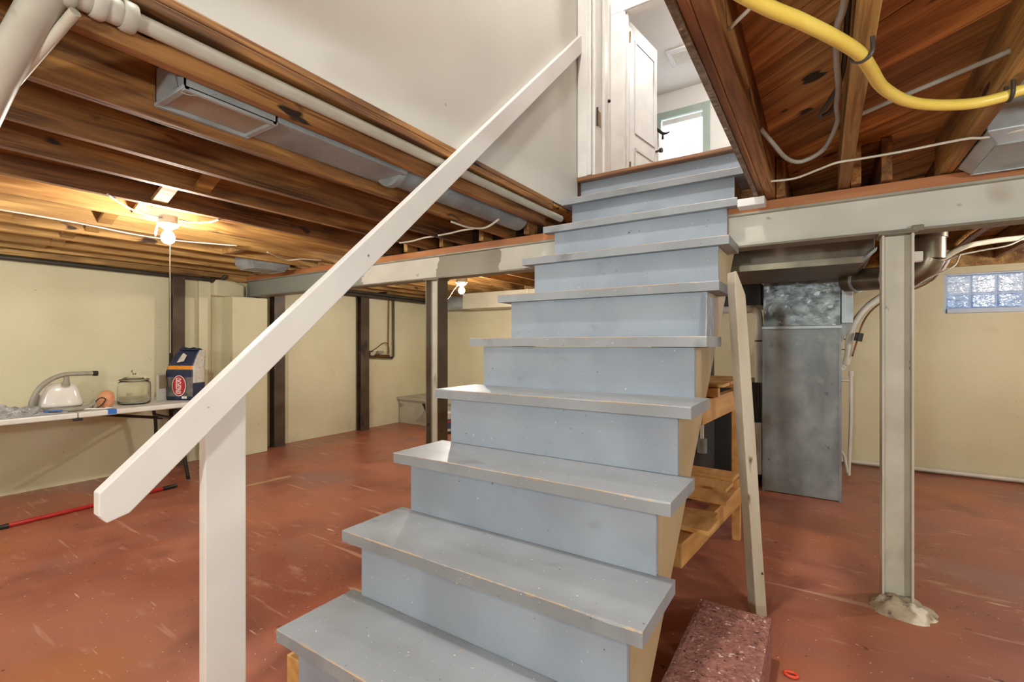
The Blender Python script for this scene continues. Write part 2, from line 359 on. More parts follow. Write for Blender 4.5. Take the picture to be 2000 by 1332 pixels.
# glass-block windows: the seen one and an unseen one added for daylight
for wi, (x0, x1) in enumerate(WINS):
    z0, z1 = 1.262, 1.568
    wn = MB()
    wn.box(x0, x0 + .018, YB + .01, YB + .12, z0, z1).box(x1 - .018, x1, YB + .01, YB + .12, z0, z1)
    wn.box(x0 + .018, x1 - .018, YB + .01, YB + .12, z1 - .014, z1).box(x0 + .018, x1 - .018, YB - .012, YB + .12, z0, z0 + .036)
    win = wn.build(('window_1', 'window_added')[wi], 'window_frame', kind='structure', bevel=.003)
    bw = (x1 - x0 - .036) / 5
    for k in range(5):
        for r, (za, zb) in enumerate(((1.303, 1.405), (1.415, 1.551))):
            b = MB().box(x0 + .018 + k * bw + .005, x0 + .018 + (k + 1) * bw - .005, YB + .03, YB + .10, za, zb)
            b.build('glass_block', ('block_glass_low' if r == 0 else 'block_glass') if wi == 0 else 'block_glass_bright', win, bevel=.008)
    MB().box(x0 + .019, x1 - .019, YB + .045, YB + .09, 1.2985, 1.5535).build('mortar', 'window_frame', win)
# rim boards above the walls
for nm, a in (('trim_1', (XL - .2, XL + .02, YF, YB, 1.60, 1.86)), ('trim_2', (XL, XR_, YB - .02, YB + .2, 1.62, 1.86)), ('trim_3', (XR_ - .02, XR_ + .2, YF, YB, 1.62, 1.86)), ('trim_4', (XL, XR_, YF - .2, YF + .02, 1.62, 1.86))):
    MB().box(*a).build(nm, 'joist_gold', kind='structure')
MB().box(XL + .0, XL + .07, YF, 1.42, 1.62, 1.655).build('trim_5', 'joist_gold', kind='structure')

# ---- ceiling: slab, diagonal boards, joists, bridging
sl = MB()
RECTS = [(1.10, XR_, YF, 1.62), (XL, -.01, YF, 1.62), (XL, -.01, 1.62, YB), (1.10, XR_, 1.62, YB), (-.01, 1.10, 2.04, YB), (-.01, 1.10, YF, -.95)]
for a in RECTS: sl.box(*a, 1.853, 1.90)
ceil_ = sl.build('ceiling', 'slab', kind='structure', origin=(0, 0, 1.853))
def clip(poly, rect):
    for ax, val, sg in ((0, rect[0], 1), (0, rect[1], -1), (1, rect[2], 1), (1, rect[3], -1)):
        out = []
        for i in range(len(poly)):
            a, b = poly[i], poly[(i + 1) % len(poly)]
            da, db = (a[ax] - val) * sg, (b[ax] - val) * sg
            if da >= 0: out.append(a)
            if da * db < 0:
                t = da / (da - db); out.append((a[0] + (b[0] - a[0]) * t, a[1] + (b[1] - a[1]) * t))
        poly = out
        if not poly: break
    return poly
ang = R(-41); dx, dy = math.cos(ang), math.sin(ang); nx, ny = -dy, dx
PW = .115
def place_local(name, poly, z0, z1, mt, par):
    """board whose local x axis runs along the board, so the grain follows it"""
    c = (sum(p[0] for p in poly) / len(poly), sum(p[1] for p in poly) / len(poly))
    lp = [((p[0]-c[0])*dx + (p[1]-c[1])*dy, (p[0]-c[0])*nx + (p[1]-c[1])*ny) for p in poly]
    m = MB().prism(lp, 'z', 0, z1 - z0)
    me = bpy.data.meshes.new(name); me.from_pydata([v * S for v in m.v], [], m.f)
    me.materials.append(M[mt]); o = bpy.data.objects.new(name, me); COL.objects.link(o); o.parent = par
    o.location = (Vector((c[0], c[1], z0)) - base_of(par)) * S; o.rotation_euler.z = ang
for rc in RECTS:
    ds = [(x * nx + y * ny) for x in rc[:2] for y in rc[2:]]
    k = math.floor(min(ds) / PW)
    while k * PW < max(ds):
        a, b = k * PW + .0012, (k + 1) * PW - .0012
        strip = [(nx*a - dx*20, ny*a - dy*20), (nx*a + dx*20, ny*a + dy*20), (nx*b + dx*20, ny*b + dy*20), (nx*b - dx*20, ny*b - dy*20)]
        p = clip(strip, rc)
        if len(p) >= 3:
            ar = abs(sum(p[i][0]*p[(i+1) % len(p)][1] - p[(i+1) % len(p)][0]*p[i][1] for i in range(len(p)))) / 2
            if ar > .002:
                dz = random.uniform(0, .0025)
                place_local('plank', p, JT + dz, JT + .017, 'plank', ceil_)
        k += 1
JW = .034
def joist(x, ya, yb, mt='joist', zb=JB, w_=JW):
    MB().box(x, x + w_, ya, yb, zb + random.uniform(-.003, .003), JT - .001).build('joist', mt, ceil_, bevel=.002, origin=(x, (ya + yb) / 2, zb))
LEFT = [-.302, -.637, -.945, -1.292, -1.612, -1.985, -2.30, -2.63, -2.95, -3.22]
for i, x in enumerate(LEFT): joist(x, YF + .02, 1.72, 'joist_gold' if i >= 4 else 'joist')  # joists left of the bulb: its golden light put into their colour
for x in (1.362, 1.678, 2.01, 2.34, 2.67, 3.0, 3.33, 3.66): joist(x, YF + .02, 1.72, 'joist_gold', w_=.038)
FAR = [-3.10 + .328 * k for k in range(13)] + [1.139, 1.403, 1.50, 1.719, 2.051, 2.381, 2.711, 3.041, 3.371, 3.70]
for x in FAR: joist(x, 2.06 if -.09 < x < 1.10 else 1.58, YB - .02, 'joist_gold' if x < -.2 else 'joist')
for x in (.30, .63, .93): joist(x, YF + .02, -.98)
joist(-.082, YF + .02, -.58, 'trimmer', zb=1.722); joist(-.082, -.425, 1.66, 'trimmer', zb=1.722); joist(1.10, YF + .02, 1.72, 'trimmer', w_=.036)
MB().box(-.005, 1.10, -.975, -.94, JB, JT).build('joist', 'trimmer', ceil_, bevel=.002)
MB().box(-.005, 1.10, 2.02, 2.055, JB, JT).build('joist', 'trimmer', ceil_, bevel=.002)
# lath and boards on the opening side of the right trimmer
MB().box(1.078, 1.099, -.9, 1.60, JB + .002, 1.86).build('lath_board', 'trimmer', ceil_, bevel=.002)
# two thin boards under the white stair wall
MB().box(-.047, .002, -.93, 1.655, 1.833, 1.8565).build('edge_board', 'trimmer', ceil_, bevel=.003)
MB().box(-.047, .004, -.93, 1.655, 1.804, 1.830).build('edge_board', 'joist', ceil_, bevel=.003)
# cross bridging between the left joists
def bridge(xa, xb, y, flip, wdt=.062):
    a = (xa, y, JB + .02) if not flip else (xa, y, JT - .03)
    b = (xb, y, JT - .03) if not flip else (xb, y, JB + .02)
    MB().beam(a, b, wdt, .018).build('bridging', 'joist_gold', ceil_, bevel=.002)
for i in range(1, len(LEFT) - 1):
    y = .20 + (i % 2) * .03
    bridge(LEFT[i+1] + JW, LEFT[i], y - .03, False); bridge(LEFT[i+1] + JW, LEFT[i], y + .04, True)
for i in range(4, len(LEFT) - 1):
    bridge(LEFT[i+1] + JW, LEFT[i], -.16, i % 2 == 0)
for x in (-3.066, -2.738, -2.41, -2.08): bridge(x, x + .294, 2.9, False); bridge(x, x + .294, 2.97, True)
# dark panels stand in for the shade between left joists over the beam
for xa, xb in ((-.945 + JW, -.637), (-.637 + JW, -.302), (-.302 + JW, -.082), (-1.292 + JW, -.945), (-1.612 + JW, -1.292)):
    MB().box(xa + .001, xb - .001, 1.68, 1.705, JB + .01, JT - .01).build('bay_infill', 'slab', ceil_)
MB().prism([(-2.30 + .034, JB), (-1.985, JB), (-1.985, JB + .06), (-2.30 + .034, JB + .06)], 'y', .92, .96).build('bay_infill', 'joist_gold', ceil_)

# ---- stairwell and the rooms upstairs
HF, HC = 2.078, 4.42
MB().box(-.06, 0, -.95, 1.993, 1.857, HC).build('wall_stairwell', 'white_wall', kind='structure')
MB().box(1.062, 1.077, -.9, 1.62, JB - .004, HC).build('wall_stairwell_right', 'plaster_edge', kind='structure')
MB().box(1.062, 1.16, 1.62, 1.993, 1.90, HC).build('wall_stairwell_rear', 'white_wall', kind='structure')
MB().box(-.06, 1.16, -1.0, -.95, 1.857, HC).build('wall_stairwell_front', 'white_wall', kind='structure')
MB().box(-1.6, 2.0, -1.0, 5.9, HC, HC + .08).build('ceiling_upstairs', 'house_white', kind='structure')
MB().box(-1.6, 2.0, 2.06, 5.9, 1.91, HF - .004).build('floor_upstairs', 'floor_wood', kind='structure')
# door wall at the head of the stairs
m = MB(); m.box(-1.6, .112, 2.0, 2.09, HF, HC).box(1.05, 2.0, 2.0, 2.09, HF, HC).box(.112, 1.05, 2.0, 2.09, HF + 2.0, HC)
m.build('wall_landing', 'house_white', kind='structure')
d1 = thing('door_1', (.1, 2.0, HF), kind='structure')
MB().box(.004, .070, 1.982, 2.0, HF + .003, HF + 2.06).build('casing', 'trim_white', d1, bevel=.004)
MB().box(.070, .100, 1.975, 2.0, HF + .003, HF + 2.06).build('casing_bead', 'trim_white', d1, bevel=.006)
MB().box(.105, .122, 1.99, 2.20, HF + .003, HF + 2.0).build('jamb', 'trim_white', d1, bevel=.003)
MB().box(.122, .140, 2.10, 2.15, HF, HF + 2.0).build('door_stop', 'trim_white', d1, bevel=.003)
MB().box(.105, .128, 2.17, 2.20, HF, HF + 2.02).build('door_edge', 'house_white', d1, bevel=.003)
hg = MB().box(.122, .1255, 2.02, 2.075, 2.405, 2.50).build('hinge', 'brass', d1, bevel=.001)
MB().tube([(.127, 2.015, 2.395), (.127, 2.015, 2.51)], .006, 8).build('hinge_pin', 'dark_hw', hg)
MB().lathe([(.0, .0), (.010, .003), (.012, .010), (.006, .018), (.0, .02)], (0, 0, 0), 12).xf(Matrix.Translation((.128, 2.185, 2.62)) @ Matrix.Rotation(R(90), 4, 'Y')).build('knob', 'dark_hw', d1, smooth=True)
# hall left wall and second doorway
MB().box(-.66, -.6, 2.09, 3.3, HF, HC).build('wall_hall', 'house_white', kind='structure')
m = MB(); m.box(-1.6, -.17, 3.3, 3.38, HF, HC).box(.75, 2.0, 3.3, 3.38, HF, HC).box(-.17, .75, 3.3, 3.38, HF + 1.9, HC)
m.build('wall_hall_end', 'house_white', kind='structure')
d2 = thing('door_2', (-.17, 3.3, HF), kind='structure')
for a in ((-.285, -.165), ): MB().box(a[0], a[1], 3.28, 3.30, HF, HF + 1.899).build('casing', 'trim_white', d2, bevel=.006)
MB().box(-.285, .86, 3.28, 3.30, HF + 1.9, HF + 2.02).build('casing_head', 'trim_white', d2, bevel=.006)
MB().box(.75, .86, 3.28, 3.30, HF, HF + 1.9).build('casing', 'trim_white', d2, bevel=.006)
MB().box(-.172, -.155, 3.29, 3.40, HF, HF + 1.9).build('jamb', 'trim_white', d2, bevel=.002)
MB().box(-.155, -.140, 3.32, 3.345, HF, HF + 1.9).build('door_stop', 'trim_white', d2, bevel=.002)
lf = thing('panel_door', (-.15, 3.40, HF), 'white panelled door standing open in the room above the stairs', 'door')
la = R(82)
def leaf(m): return m.xf(rotz((-.15, 3.40, 0), la))
leaf(MB().box(-.15, .43, 3.40, 3.428, HF + .01, HF + 1.87)).build('leaf', 'trim_white', lf, bevel=.002)
for za, zb in ((.12, .75), (.88, 1.74)):
    leaf(MB().box(-.05, .37, 3.392, 3.399, HF + za, HF + za + .02).box(-.05, .37, 3.392, 3.399, HF + zb - .02, HF + zb).box(-.05, -.03, 3.392, 3.399, HF + za, HF + zb).box(.35, .37, 3.392, 3.399, HF + za, HF + zb)).build('panel_mould', 'trim_white', lf, bevel=.003)
for z in (2.62, 3.80): MB().box(-.152, -.138, 3.398, 3.404, z - .05, z + .05).build('hinge', 'brass', lf)
leaf(MB().tube([(.40, 3.40, 2.93), (.40, 3.36, 2.93)], .011, 8).tube([(.40, 3.362, 2.93), (.40, 3.335, 2.93)], [.020, .024], 10)).build('knob', 'dark_hw', lf, smooth='auto')
# far room
m = MB(); ya = 5.74
m.box(-1.6, -.62, ya, ya + .1, HF, HC).box(.10, 2.0, ya, ya + .1, HF, HC).box(-.62, .10, ya, ya + .1, HF, 3.0).box(-.62, .10, ya, ya + .1, 4.16, HC)
m.build('wall_upstairs_back', 'house_white', kind='structure')
MB().box(-1.66, -1.6, 2.0, 5.84, HF, HC).build('wall_upstairs_left', 'house_white', kind='structure')
MB().box(2.0, 2.06, 1.99, 5.84, HF, HC).build('wall_upstairs_right', 'house_white', kind='structure')
m = MB().box(-.62, -.53, ya - .02, ya + .1, 3.0, 4.16).box(.01, .10, ya - .02, ya + .1, 3.0, 4.16).box(-.53, .01, ya - .02, ya + .1, 4.07, 4.16).box(-.53, .01, ya - .02, ya + .1, 3.0, 3.08)
w2 = m.build('window_2', 'window_green', kind='structure', bevel=.004)
MB().box(-.53, .01, ya + .05, ya + .06, 3.08, 4.07).build('pane', 'day_pane', w2)
MB().box(-.52, 0, ya + .02, ya + .035, 3.99, 4.06).build('blind_roll', 'trim_white', w2, bevel=.005)
cv = thing('ceiling_vent', (.02, 5.0, HC), 'white square vent on the ceiling of the room above', 'vent')
MB().box(-.22, .14, 4.80, 5.16, HC - .025, HC - .001).build('vent_frame', 'trim_white', cv, bevel=.008)
MB().box(-.16, .08, 4.86, 5.10, HC - .032, HC - .024).build('vent_grille', 'tag_white', cv, bevel=.003)
hk = thing('coat_hook', (-.30, 4.9, 3.4), 'dark bronze hook on the wall beyond the open panelled door', 'hook')
MB().tube([(-.355, 4.96, 3.62), (-.33, 4.94, 3.58), (-.28, 4.93, 3.53), (-.23, 4.93, 3.52), (-.20, 4.93, 3.53)], [.012, .02, .018, .012, .008], 8, smooth=4).build('hook_arm', 'dark_hw', hk, smooth=True)
MB().tube([(-.28, 4.93, 3.53), (-.28, 4.93, 3.46)], [.01, .013], 8).build('hook_tip', 'dark_hw', hk, smooth=True)
MB().box(-.42, -.335, 4.95, 5.73, 2.1, 3.62).build('wall_closet', 'house_white', kind='structure')
# unseen ceiling lamps added to brighten the stairwell and rooms upstairs
def dome(name, at, power, label, rad=.11):
    t = thing(name, at, label, 'lamp')
    x, y, z = at
    MB().lathe([(rad * .95, 0), (rad, -.01), (rad, -.02), (rad * .9, -.03)], (x, y, z), 24).build('rim', 'trim_white', t, smooth='auto')
    A = 2 * math.pi * (rad * S) ** 2 * .75
    e = emit('fill_opal_glass', '#fffaf2', power / (math.pi * A))
    MB().lathe([(rad * .88, -.03), (rad * .75, -.055), (rad * .45, -.075), (.0, -.082)], (x, y, z), 24).build('diffuser', e, t, smooth=True)
dome('fill_ceiling_light', (.45, 2.7, HC), 62, 'added unseen ceiling light in the hall above the stairs')
dome('fill_ceiling_light', (.55, 4.5, HC), 60, 'added unseen ceiling light in the back room upstairs')

dome('fill_ceiling_light', (.55, .1, HC), 165, 'added unseen ceiling light above the stairs')

# ================================================================== STAIRCASE
RUN, RISE, TH = .221, .21, .036
TW = .99
st = thing('staircase', (.5, 1.0, 0), 'blue-grey painted wooden staircase with worn tread edges', 'staircase')
dzs = [0, .0, .0, .004, .002, 0, 0, 0, -.001]
for i in range(1, 10):
    y = (i - 1) * RUN; z = i * RISE + dzs[i-1]
    m = MB(); nseg = 14; vs = []; fs = []
    x0, x1 = 0.0, (TW if i < 9 else 1.03)
    if i == 9: x0 = .002
    # worn, slightly wavy nosing: front arris rounded over and eaten away here and there
    secs = []
    for k in range(nseg + 1):
        x = x0 + (x1 - x0) * k / nseg
        a = .0015 + .0035 * max(0, noise.noise(Vector((x * 6, i * 3.1, 0)))) * 2
        yb = y + RUN + .045
        secs.append([(x, y + a, z), (x, y, z - a), (x, y + .001, z - TH), (x, yb, z - TH), (x, yb, z)])
    for s_ in secs: vs += s_
    for k in range(nseg):
        for j in range(5): fs.append((k*5 + j, k*5 + (j+1) % 5, (k+1)*5 + (j+1) % 5, (k+1)*5 + j))
    fs += [(0, 1, 2, 3, 4), tuple(nseg*5 + j for j in (4, 3, 2, 1, 0))]
    m.add(vs, fs).build('tread', 'tread', st, origin=(x0, y, z))
for i in range(1, 11):
    y = (i - 1) * RUN + .034; zt = i * RISE - TH + (0 if i < 10 else -.008); zb = (i - 1) * RISE + .0005
    xa, xb = (.055, .944) if i < 10 else (.01, .985)
    MB().box(xa, xb, y, y + .018, zb, zt - .0005).build('riser', 'stair', st, bevel=.0012, origin=(.06, y, zb))
def stringer(xa, xb):
    # saw-tooth board: follows treads above, straight edge below
    top = []
    for i in range(1, 10):
        yy = (i - 1) * RUN + .054
        top += [(yy, (i - 1) * RISE + .001), (yy, i * RISE - TH - .001)]
    top += [(9 * RUN + .052, 9 * RISE - TH - .001)]
    low = lambda yy: .955 * yy - .235
    bot = [(9 * RUN + .052, low(9 * RUN + .05)), (.246, 0)]
    m = MB()
    # as quads, one per step, so the concave outline stays clean
    for i in range(1, 10):
        ya, yb2 = (i - 1) * RUN + .054, i * RUN + .054
        zt = i * RISE - TH - .001
        if i > 1: za = max(0, low(ya))
        else: za = 0
        zb2 = max(0, low(yb2))
        pts = [(ya, za), (yb2, zb2), (yb2, zt), (ya, zt)]
        if za == 0 and zb2 > 0: pts = [(ya, 0), (.246, 0), (yb2, zb2), (yb2, zt), (ya, zt)]
        m.prism(pts, 'x', xa, xb)
    m.build('stringer', 'stringer', st)
stringer(.055, .092); stringer(.908, .944)
nb = MB().box(.002, 1.03, 9 * RUN - .012, 9 * RUN + .075, 10 * RISE - TH - .008, 10 * RISE - TH + .016)
nb.build('landing_nosing', 'floor_wood', st, bevel=.006)
MB().prism([(1.10, 1.026), (1.25, 1.03), (1.25, 1.20), (1.112, 1.21)], 'x', .9445, .9465).build('plastic_patch', 'patch', st, label='shiny silvery plastic patch on the stringer')
MB().box(-.03, .05, .05, .16, 0, .10).build('foot_block', 'new_wood', st, bevel=.003, label='bare pine block at the stair foot')

# handrail
hr = thing('handrail', (0, -.12, 0), 'white painted board handrail on a flat newel post', 'handrail')
ra = [(-.362, .646), (-.093, .917), (1.990, 2.872), (1.990, 2.990), (-.406, .712), (-.395, .652)]
low = lambda y: .646 + (y + .362) * (2.872 - .646) / (1.990 + .362)
top_ = lambda y: .712 + (y + .406) * (2.990 - .712) / (1.990 + .406)
MB().prism([(-.352, low(-.352)), (1.990, low(1.990)), (1.990, top_(1.990)), (-.406, top_(-.406)), (-.406, .664), (-.392, .645)], 'x', .001, .034).build('rail', 'rail', hr, bevel=.003)
MB().prism([(-.186, 0), (-.084, 0), (-.084, low(-.084) + .045), (-.186, low(-.186) + .045)], 'x', -.034, .0).build('newel_post', 'rail', hr, bevel=.003)
MB().tube([(.034, .30, low(.30) + .05), (.0355, .30, low(.30) + .05)], .004, 8).build('nail_head', 'steel_grey', hr)

# prop leaning at the stair side
pp = thing('wooden_prop', (1.10, 1.24, 0), 'flaking white-painted timber prop leaning against the right side of the stairs', 'timber')
m = MB()
a, b = Vector((1.100, 1.262, 0)), Vector((1.028, 1.215, 1.30))
u = (b - a).normalized(); r_ = Vector((.82, .57, 0)); r_ = (r_ - u * r_.dot(u)).normalized(); f_ = u.cross(r_)
wv = []
for t, hw, dz in ((0, .021, 0), (.25, .020, 0), (.5, .022, 0), (.75, .021, 0), (.93, .020, 0), (1.0, .004, 0)):
    p = a + (b - a) * t
    sh = r_ * (.0 if t < 1 else -.012)
    for i_, j_ in ((-1, -1), (1, -1), (1, 1), (-1, 1)): wv.append(p + sh + r_ * hw * i_ + f_ * .030 * j_)
fs = [(0, 1, 2, 3)[::-1]] + [(k*4 + j, k*4 + (j+1) % 4, (k+1)*4 + (j+1) % 4, (k+1)*4 + j) for k in range(5) for j in range(4)] + [(20, 21, 22, 23)]
m.add(wv, fs).build('timber', 'prop', pp, bevel=.003)
MB().tube([(1.118, 1.236, .165), (1.119, 1.232, .165)], .004, 8).build('nail_head', 'iron', pp)

# maroon block step at the stair side
bk = MB(); nn = 16
x0, x1, y0, y1, zt = .955, 1.17, .45, .965, .15
vs = [(x0, y0, 0), (x1, y0, 0), (x1, y1, 0), (x0, y1, 0)]
grid = []
for j in range(nn + 1):
    for i in range(nn + 1):
        x = x0 + (x1 - x0) * i / nn; y = y0 + (y1 - y0) * j / nn
        e = min(i, nn - i, j, nn - j)
        grid.append((x, y, zt + .004 * noise.noise(Vector((x * 14, y * 14, 0))) - (.006 if e == 0 else 0)))
fs = [(j*(nn+1) + i, j*(nn+1) + i + 1, (j+1)*(nn+1) + i + 1, (j+1)*(nn+1) + i) for j in range(nn) for i in range(nn)]
bk.add(grid, fs)
ring = [i for i in range(nn)] + [nn + j*(nn+1) for j in range(nn)] + [nn*(nn+1) + nn - i for i in range(nn)] + [(nn - j)*(nn+1) for j in range(nn)]
n0 = len(bk.v); bk.v += [Vector((bk.v[i].x, bk.v[i].y, 0)) for i in ring]
L_ = len(ring)
for k in range(L_): bk.f.append([ring[k], ring[(k+1) % L_], n0 + (k+1) % L_, n0 + k]); bk.mi.append(0)
bk.build('carpeted_block', 'carpet', label='maroon carpet-textured block on the floor right of the bottom steps', cat='block')
tr = MB()
for k in range(24):
    a = 2*math.pi*k/24; a2 = 2*math.pi*(k+1)/24
MB().tube([(1.226 + .018*math.cos(2*math.pi*k/20), .932 + .012*math.sin(2*math.pi*k/20), .006) for k in range(21)], .0045, 8, caps=False).build('plastic_ring', 'orange_plastic', smooth=True, label='small orange-red plastic ring on the floor near the maroon block', cat='ring')

# ================================================================== STEEL
def ibeam(x0, x1, y0, y1, z0, z1, name, mt, par=None, **kw):
    t = .010; yc = (y0 + y1) / 2
    sec = [(y0, z0), (y1, z0), (y1, z0 + t), (yc + .004, z0 + t + .006), (yc + .004, z1 - t - .006), (y1, z1 - t), (y1, z1), (y0, z1), (y0, z1 - t), (yc - .004, z1 - t - .006), (yc - .004, z0 + t + .006), (y0, z0 + t)]
    m = MB()
    m.box(x0, x1, y0, y1, z0, z0 + t).box(x0, x1, y0, y1, z1 - t, z1).box(x0, x1, yc - .02, yc + .02, z0 + t, z1 - t)
    return m
BZ0, BZ1, BY0, BY1 = 1.462, 1.618, 1.60, 1.70
bmt = thing('steel_beam', (0, 1.65, BZ0), 'long steel girder with patchy white paint carrying the ceiling joists', 'beam')
m = MB(); t = .009
m.box(-3.29, 3.98, BY0, BY1, BZ0, BZ0 + t); m.build('bottom_flange', 'post_brown', bmt)
MB().box(-3.29, 3.98, BY0, BY1, BZ1 - t, BZ1).build('top_flange', 'steel_grey', bmt)
# web with paint that stops and starts
def web_mat():
    m_ = mat('patchy_painted_web', '#d0ccc3', '#c2beb4', 3, rough=.45, bump=.08, spots=[('#6d5f4c', 9, .71, .06), ('#8f7e66', 2.2, .64, .1)])
    N = m_.node_tree.nodes; L = m_.node_tree.links; b = N['Principled BSDF']; col = b.inputs['Base Color'].links[0].from_socket
    tc = N.new('ShaderNodeTexCoord'); sx = N.new('ShaderNodeSeparateXYZ'); L.new(tc.outputs['Object'], sx.inputs[0])
    n = N.new('ShaderNodeTexNoise'); n.inputs['Scale'].default_value = 9; n.inputs['Detail'].default_value = 6; L.new(tc.outputs['Object'], n.inputs['Vector'])
    ad = N.new('ShaderNodeMath'); ad.operation = 'MULTIPLY_ADD'; ad.inputs[1].default_value = .22; L.new(n.outputs['Fac'], ad.inputs[0]); L.new(sx.outputs[0], ad.inputs[2])
    def band(a, z):
        g = N.new('ShaderNodeMath'); g.operation = 'GREATER_THAN'; g.inputs[1].default_value = a * S + .11; L.new(ad.outputs[0], g.inputs[0])
        l = N.new('ShaderNodeMath'); l.operation = 'LESS_THAN'; l.inputs[1].default_value = z * S + .11; L.new(ad.outputs[0], l.inputs[0])
        x = N.new('ShaderNodeMath'); x.operation = 'MULTIPLY'; L.new(g.outputs[0], x.inputs[0]); L.new(l.outputs[0], x.inputs[1]); return x.outputs[0]
    for a, z, c in ((-.86, -.36, '#8d8473'), (-9, -1.62, '#8f9189')):
        mi = N.new('ShaderNodeMix'); mi.data_type = 'RGBA'; L.new(band(a, z), mi.inputs[0]); L.new(col, mi.inputs[6]); mi.inputs[7].default_value = lin(c); col = mi.outputs[2]
    L.new(col, b.inputs['Base Color']); return m_
M['web'] = web_mat()
MB().box(-3.29, 3.98, BY0 + .028, BY1 - .028, BZ0 + t, BZ1 - t).build('web', 'web', bmt)
MB().box(-3.26, 3.98, BY0 + .005, BY1 - .005, BZ1 + .0005, JB - .0005 - .004).build('sill_plate', 'sill', bevel=.003, label='reddish brown wooden plank lying along the top of the steel girder', cat='plank')

def hpost(name, xc, yc, h, w_, d, label, mt_web, mt_f):
    t = thing(name, (xc, yc, 0), label, 'post')
    f = .008
    MB().box(xc - w_/2 + f, xc + w_/2 - f, yc - .006, yc + .006, .0, h).build('web', mt_web, t)
    for s_ in (-1, 1):
        x = xc + s_ * (w_/2 - f/2)
        MB().box(x - f/2, x + f/2, yc - d/2, yc + d/2, 0, h).build('flange', mt_f if s_ < 0 else mt_f, t, bevel=.0015)
    MB().box(xc - w_/2 - .012, xc + w_/2 + .012, yc - d/2 - .008, yc + d/2 + .008, h, h + .008).build('cap_plate', 'post_brown', t, bevel=.002)
    return t
H = BZ0 - .0085
pr = hpost('steel_post', 1.553, 1.650, H, .098, .098, 'cream-painted steel post set in a lumpy grout footing on the right', 'post_paint', 'post_paint')
hpost('steel_post', -.890, 1.650, H, .112, .10, 'grey-brown steel post under the girder just left of the stairs', 'post_paint', 'post_brown')
# clamp clips on the right post
MB().box(1.595, 1.63, 1.598, 1.62, BZ0 - .004, BZ0 + .02).build('beam_clip', 'post_brown', pr, bevel=.003)
MB().box(1.603, 1.632, 1.63, 1.66, 1.345, 1.385).build('junction_tag', 'tag_white', pr, bevel=.004)
# grout mound
g = MB(); vs = []; fs = []; n, k = 28, 7
for j in range(k + 1):
    for i in range(n):
        a = 2*math.pi*i/n; rr = j / k
        R0 = .098 * (1 + .30 * noise.noise(Vector((math.cos(a) * 2, math.sin(a) * 2, 3))))
        x = rr * R0 * math.cos(a) * 1.05; y = rr * R0 * math.sin(a) * .95
        z = .040 * (1 - rr ** 2.6) * (1 + .9 * noise.noise(Vector((x * 38, y * 38, 1)))) if j < k else 0
        vs.append((1.563 + x - .02 * 0, 1.585 + y, max(z, 0)))
for j in range(k):
    for i in range(n): fs.append((j*n + i, j*n + (i+1) % n, (j+1)*n + (i+1) % n, (j+1)*n + i))
g.add(vs, fs).build('grout_footing', 'footing', pr, smooth=True, label='rough pale grout mound around the post foot')

def brace(yc, label, w_=.085, h=1.585, x0=-3.285, d=.085):
    t = thing('wall_brace', (x0 + d/2, yc, 0), label, 'brace', 'steel braces against the left wall')
    MB().box(x0, x0 + .008, yc - w_/2, yc + w_/2, 0, h).build('flange', 'brace', t)
    MB().box(x0 + d - .008, x0 + d, yc - w_/2, yc + w_/2, 0, h).build('flange', 'brace', t, bevel=.001)
    MB().box(x0 + .008, x0 + d - .008, yc - .006, yc + .006, 0, h).build('web', 'brace', t)
brace(1.02, 'dark steel wall brace standing behind the charcoal bag')
brace(1.90, 'dark steel wall brace right of the beam pilaster', .11)
brace(2.95, 'dark steel wall brace farthest from the camera, left of the valve pipes', .12)

# ================================================================== PIPES AND DUCTS ABOVE
# drain pipe along the stair opening with its fittings and the leg
dp = thing('drain_pipe', (.06, .4, 1.70), 'pale painted drain pipe with fittings hung along the left edge of the stair opening', 'pipe')
PX = -.022
pz = lambda y: 1.776 + .004 * y
MB().tube([(PX, -.33, pz(-.33)), (PX, 1.0, pz(1.0)), (PX, 1.80, pz(1.80))], .0200, 14).build('pipe_run', 'pvc_old', dp, smooth='auto')
for ya, yb, r0 in ((-.352, -.325, .034), (-.380, -.352, .029), (-.405, -.380, .035), (-.430, -.405, .030), (-.452, -.430, .037)):
    MB().tube([(PX, ya, pz(ya)), (PX, ya + .004, pz(ya)), (PX, yb - .004, pz(yb)), (PX, yb, pz(yb))], [r0 * .93, r0, r0, r0 * .93], 18).build('coupling', 'pvc_old', dp, smooth='auto')
MB().tube([(PX, -.452, pz(-.45)), (PX, -.62, pz(-.6))], .034, 16).build('tee', 'pvc_old', dp, smooth='auto')
MB().tube([(PX, -.470, pz(-.47)), (-.06, -.476, 1.735), (-.22, -.507, 1.622), (-.40, -.53, 1.50)], [.038, .033, .033, .033], 18).build('branch_pipe', 'pvc_old', dp, smooth='auto')
MB().tube([(-.012, -.432, 1.728), (-.16, -.466, 1.656), (-.30, -.498, 1.588), (-.40, -.52, 1.54)], .0105, 12).build('small_pipe', 'cable_white', dp, smooth='auto')
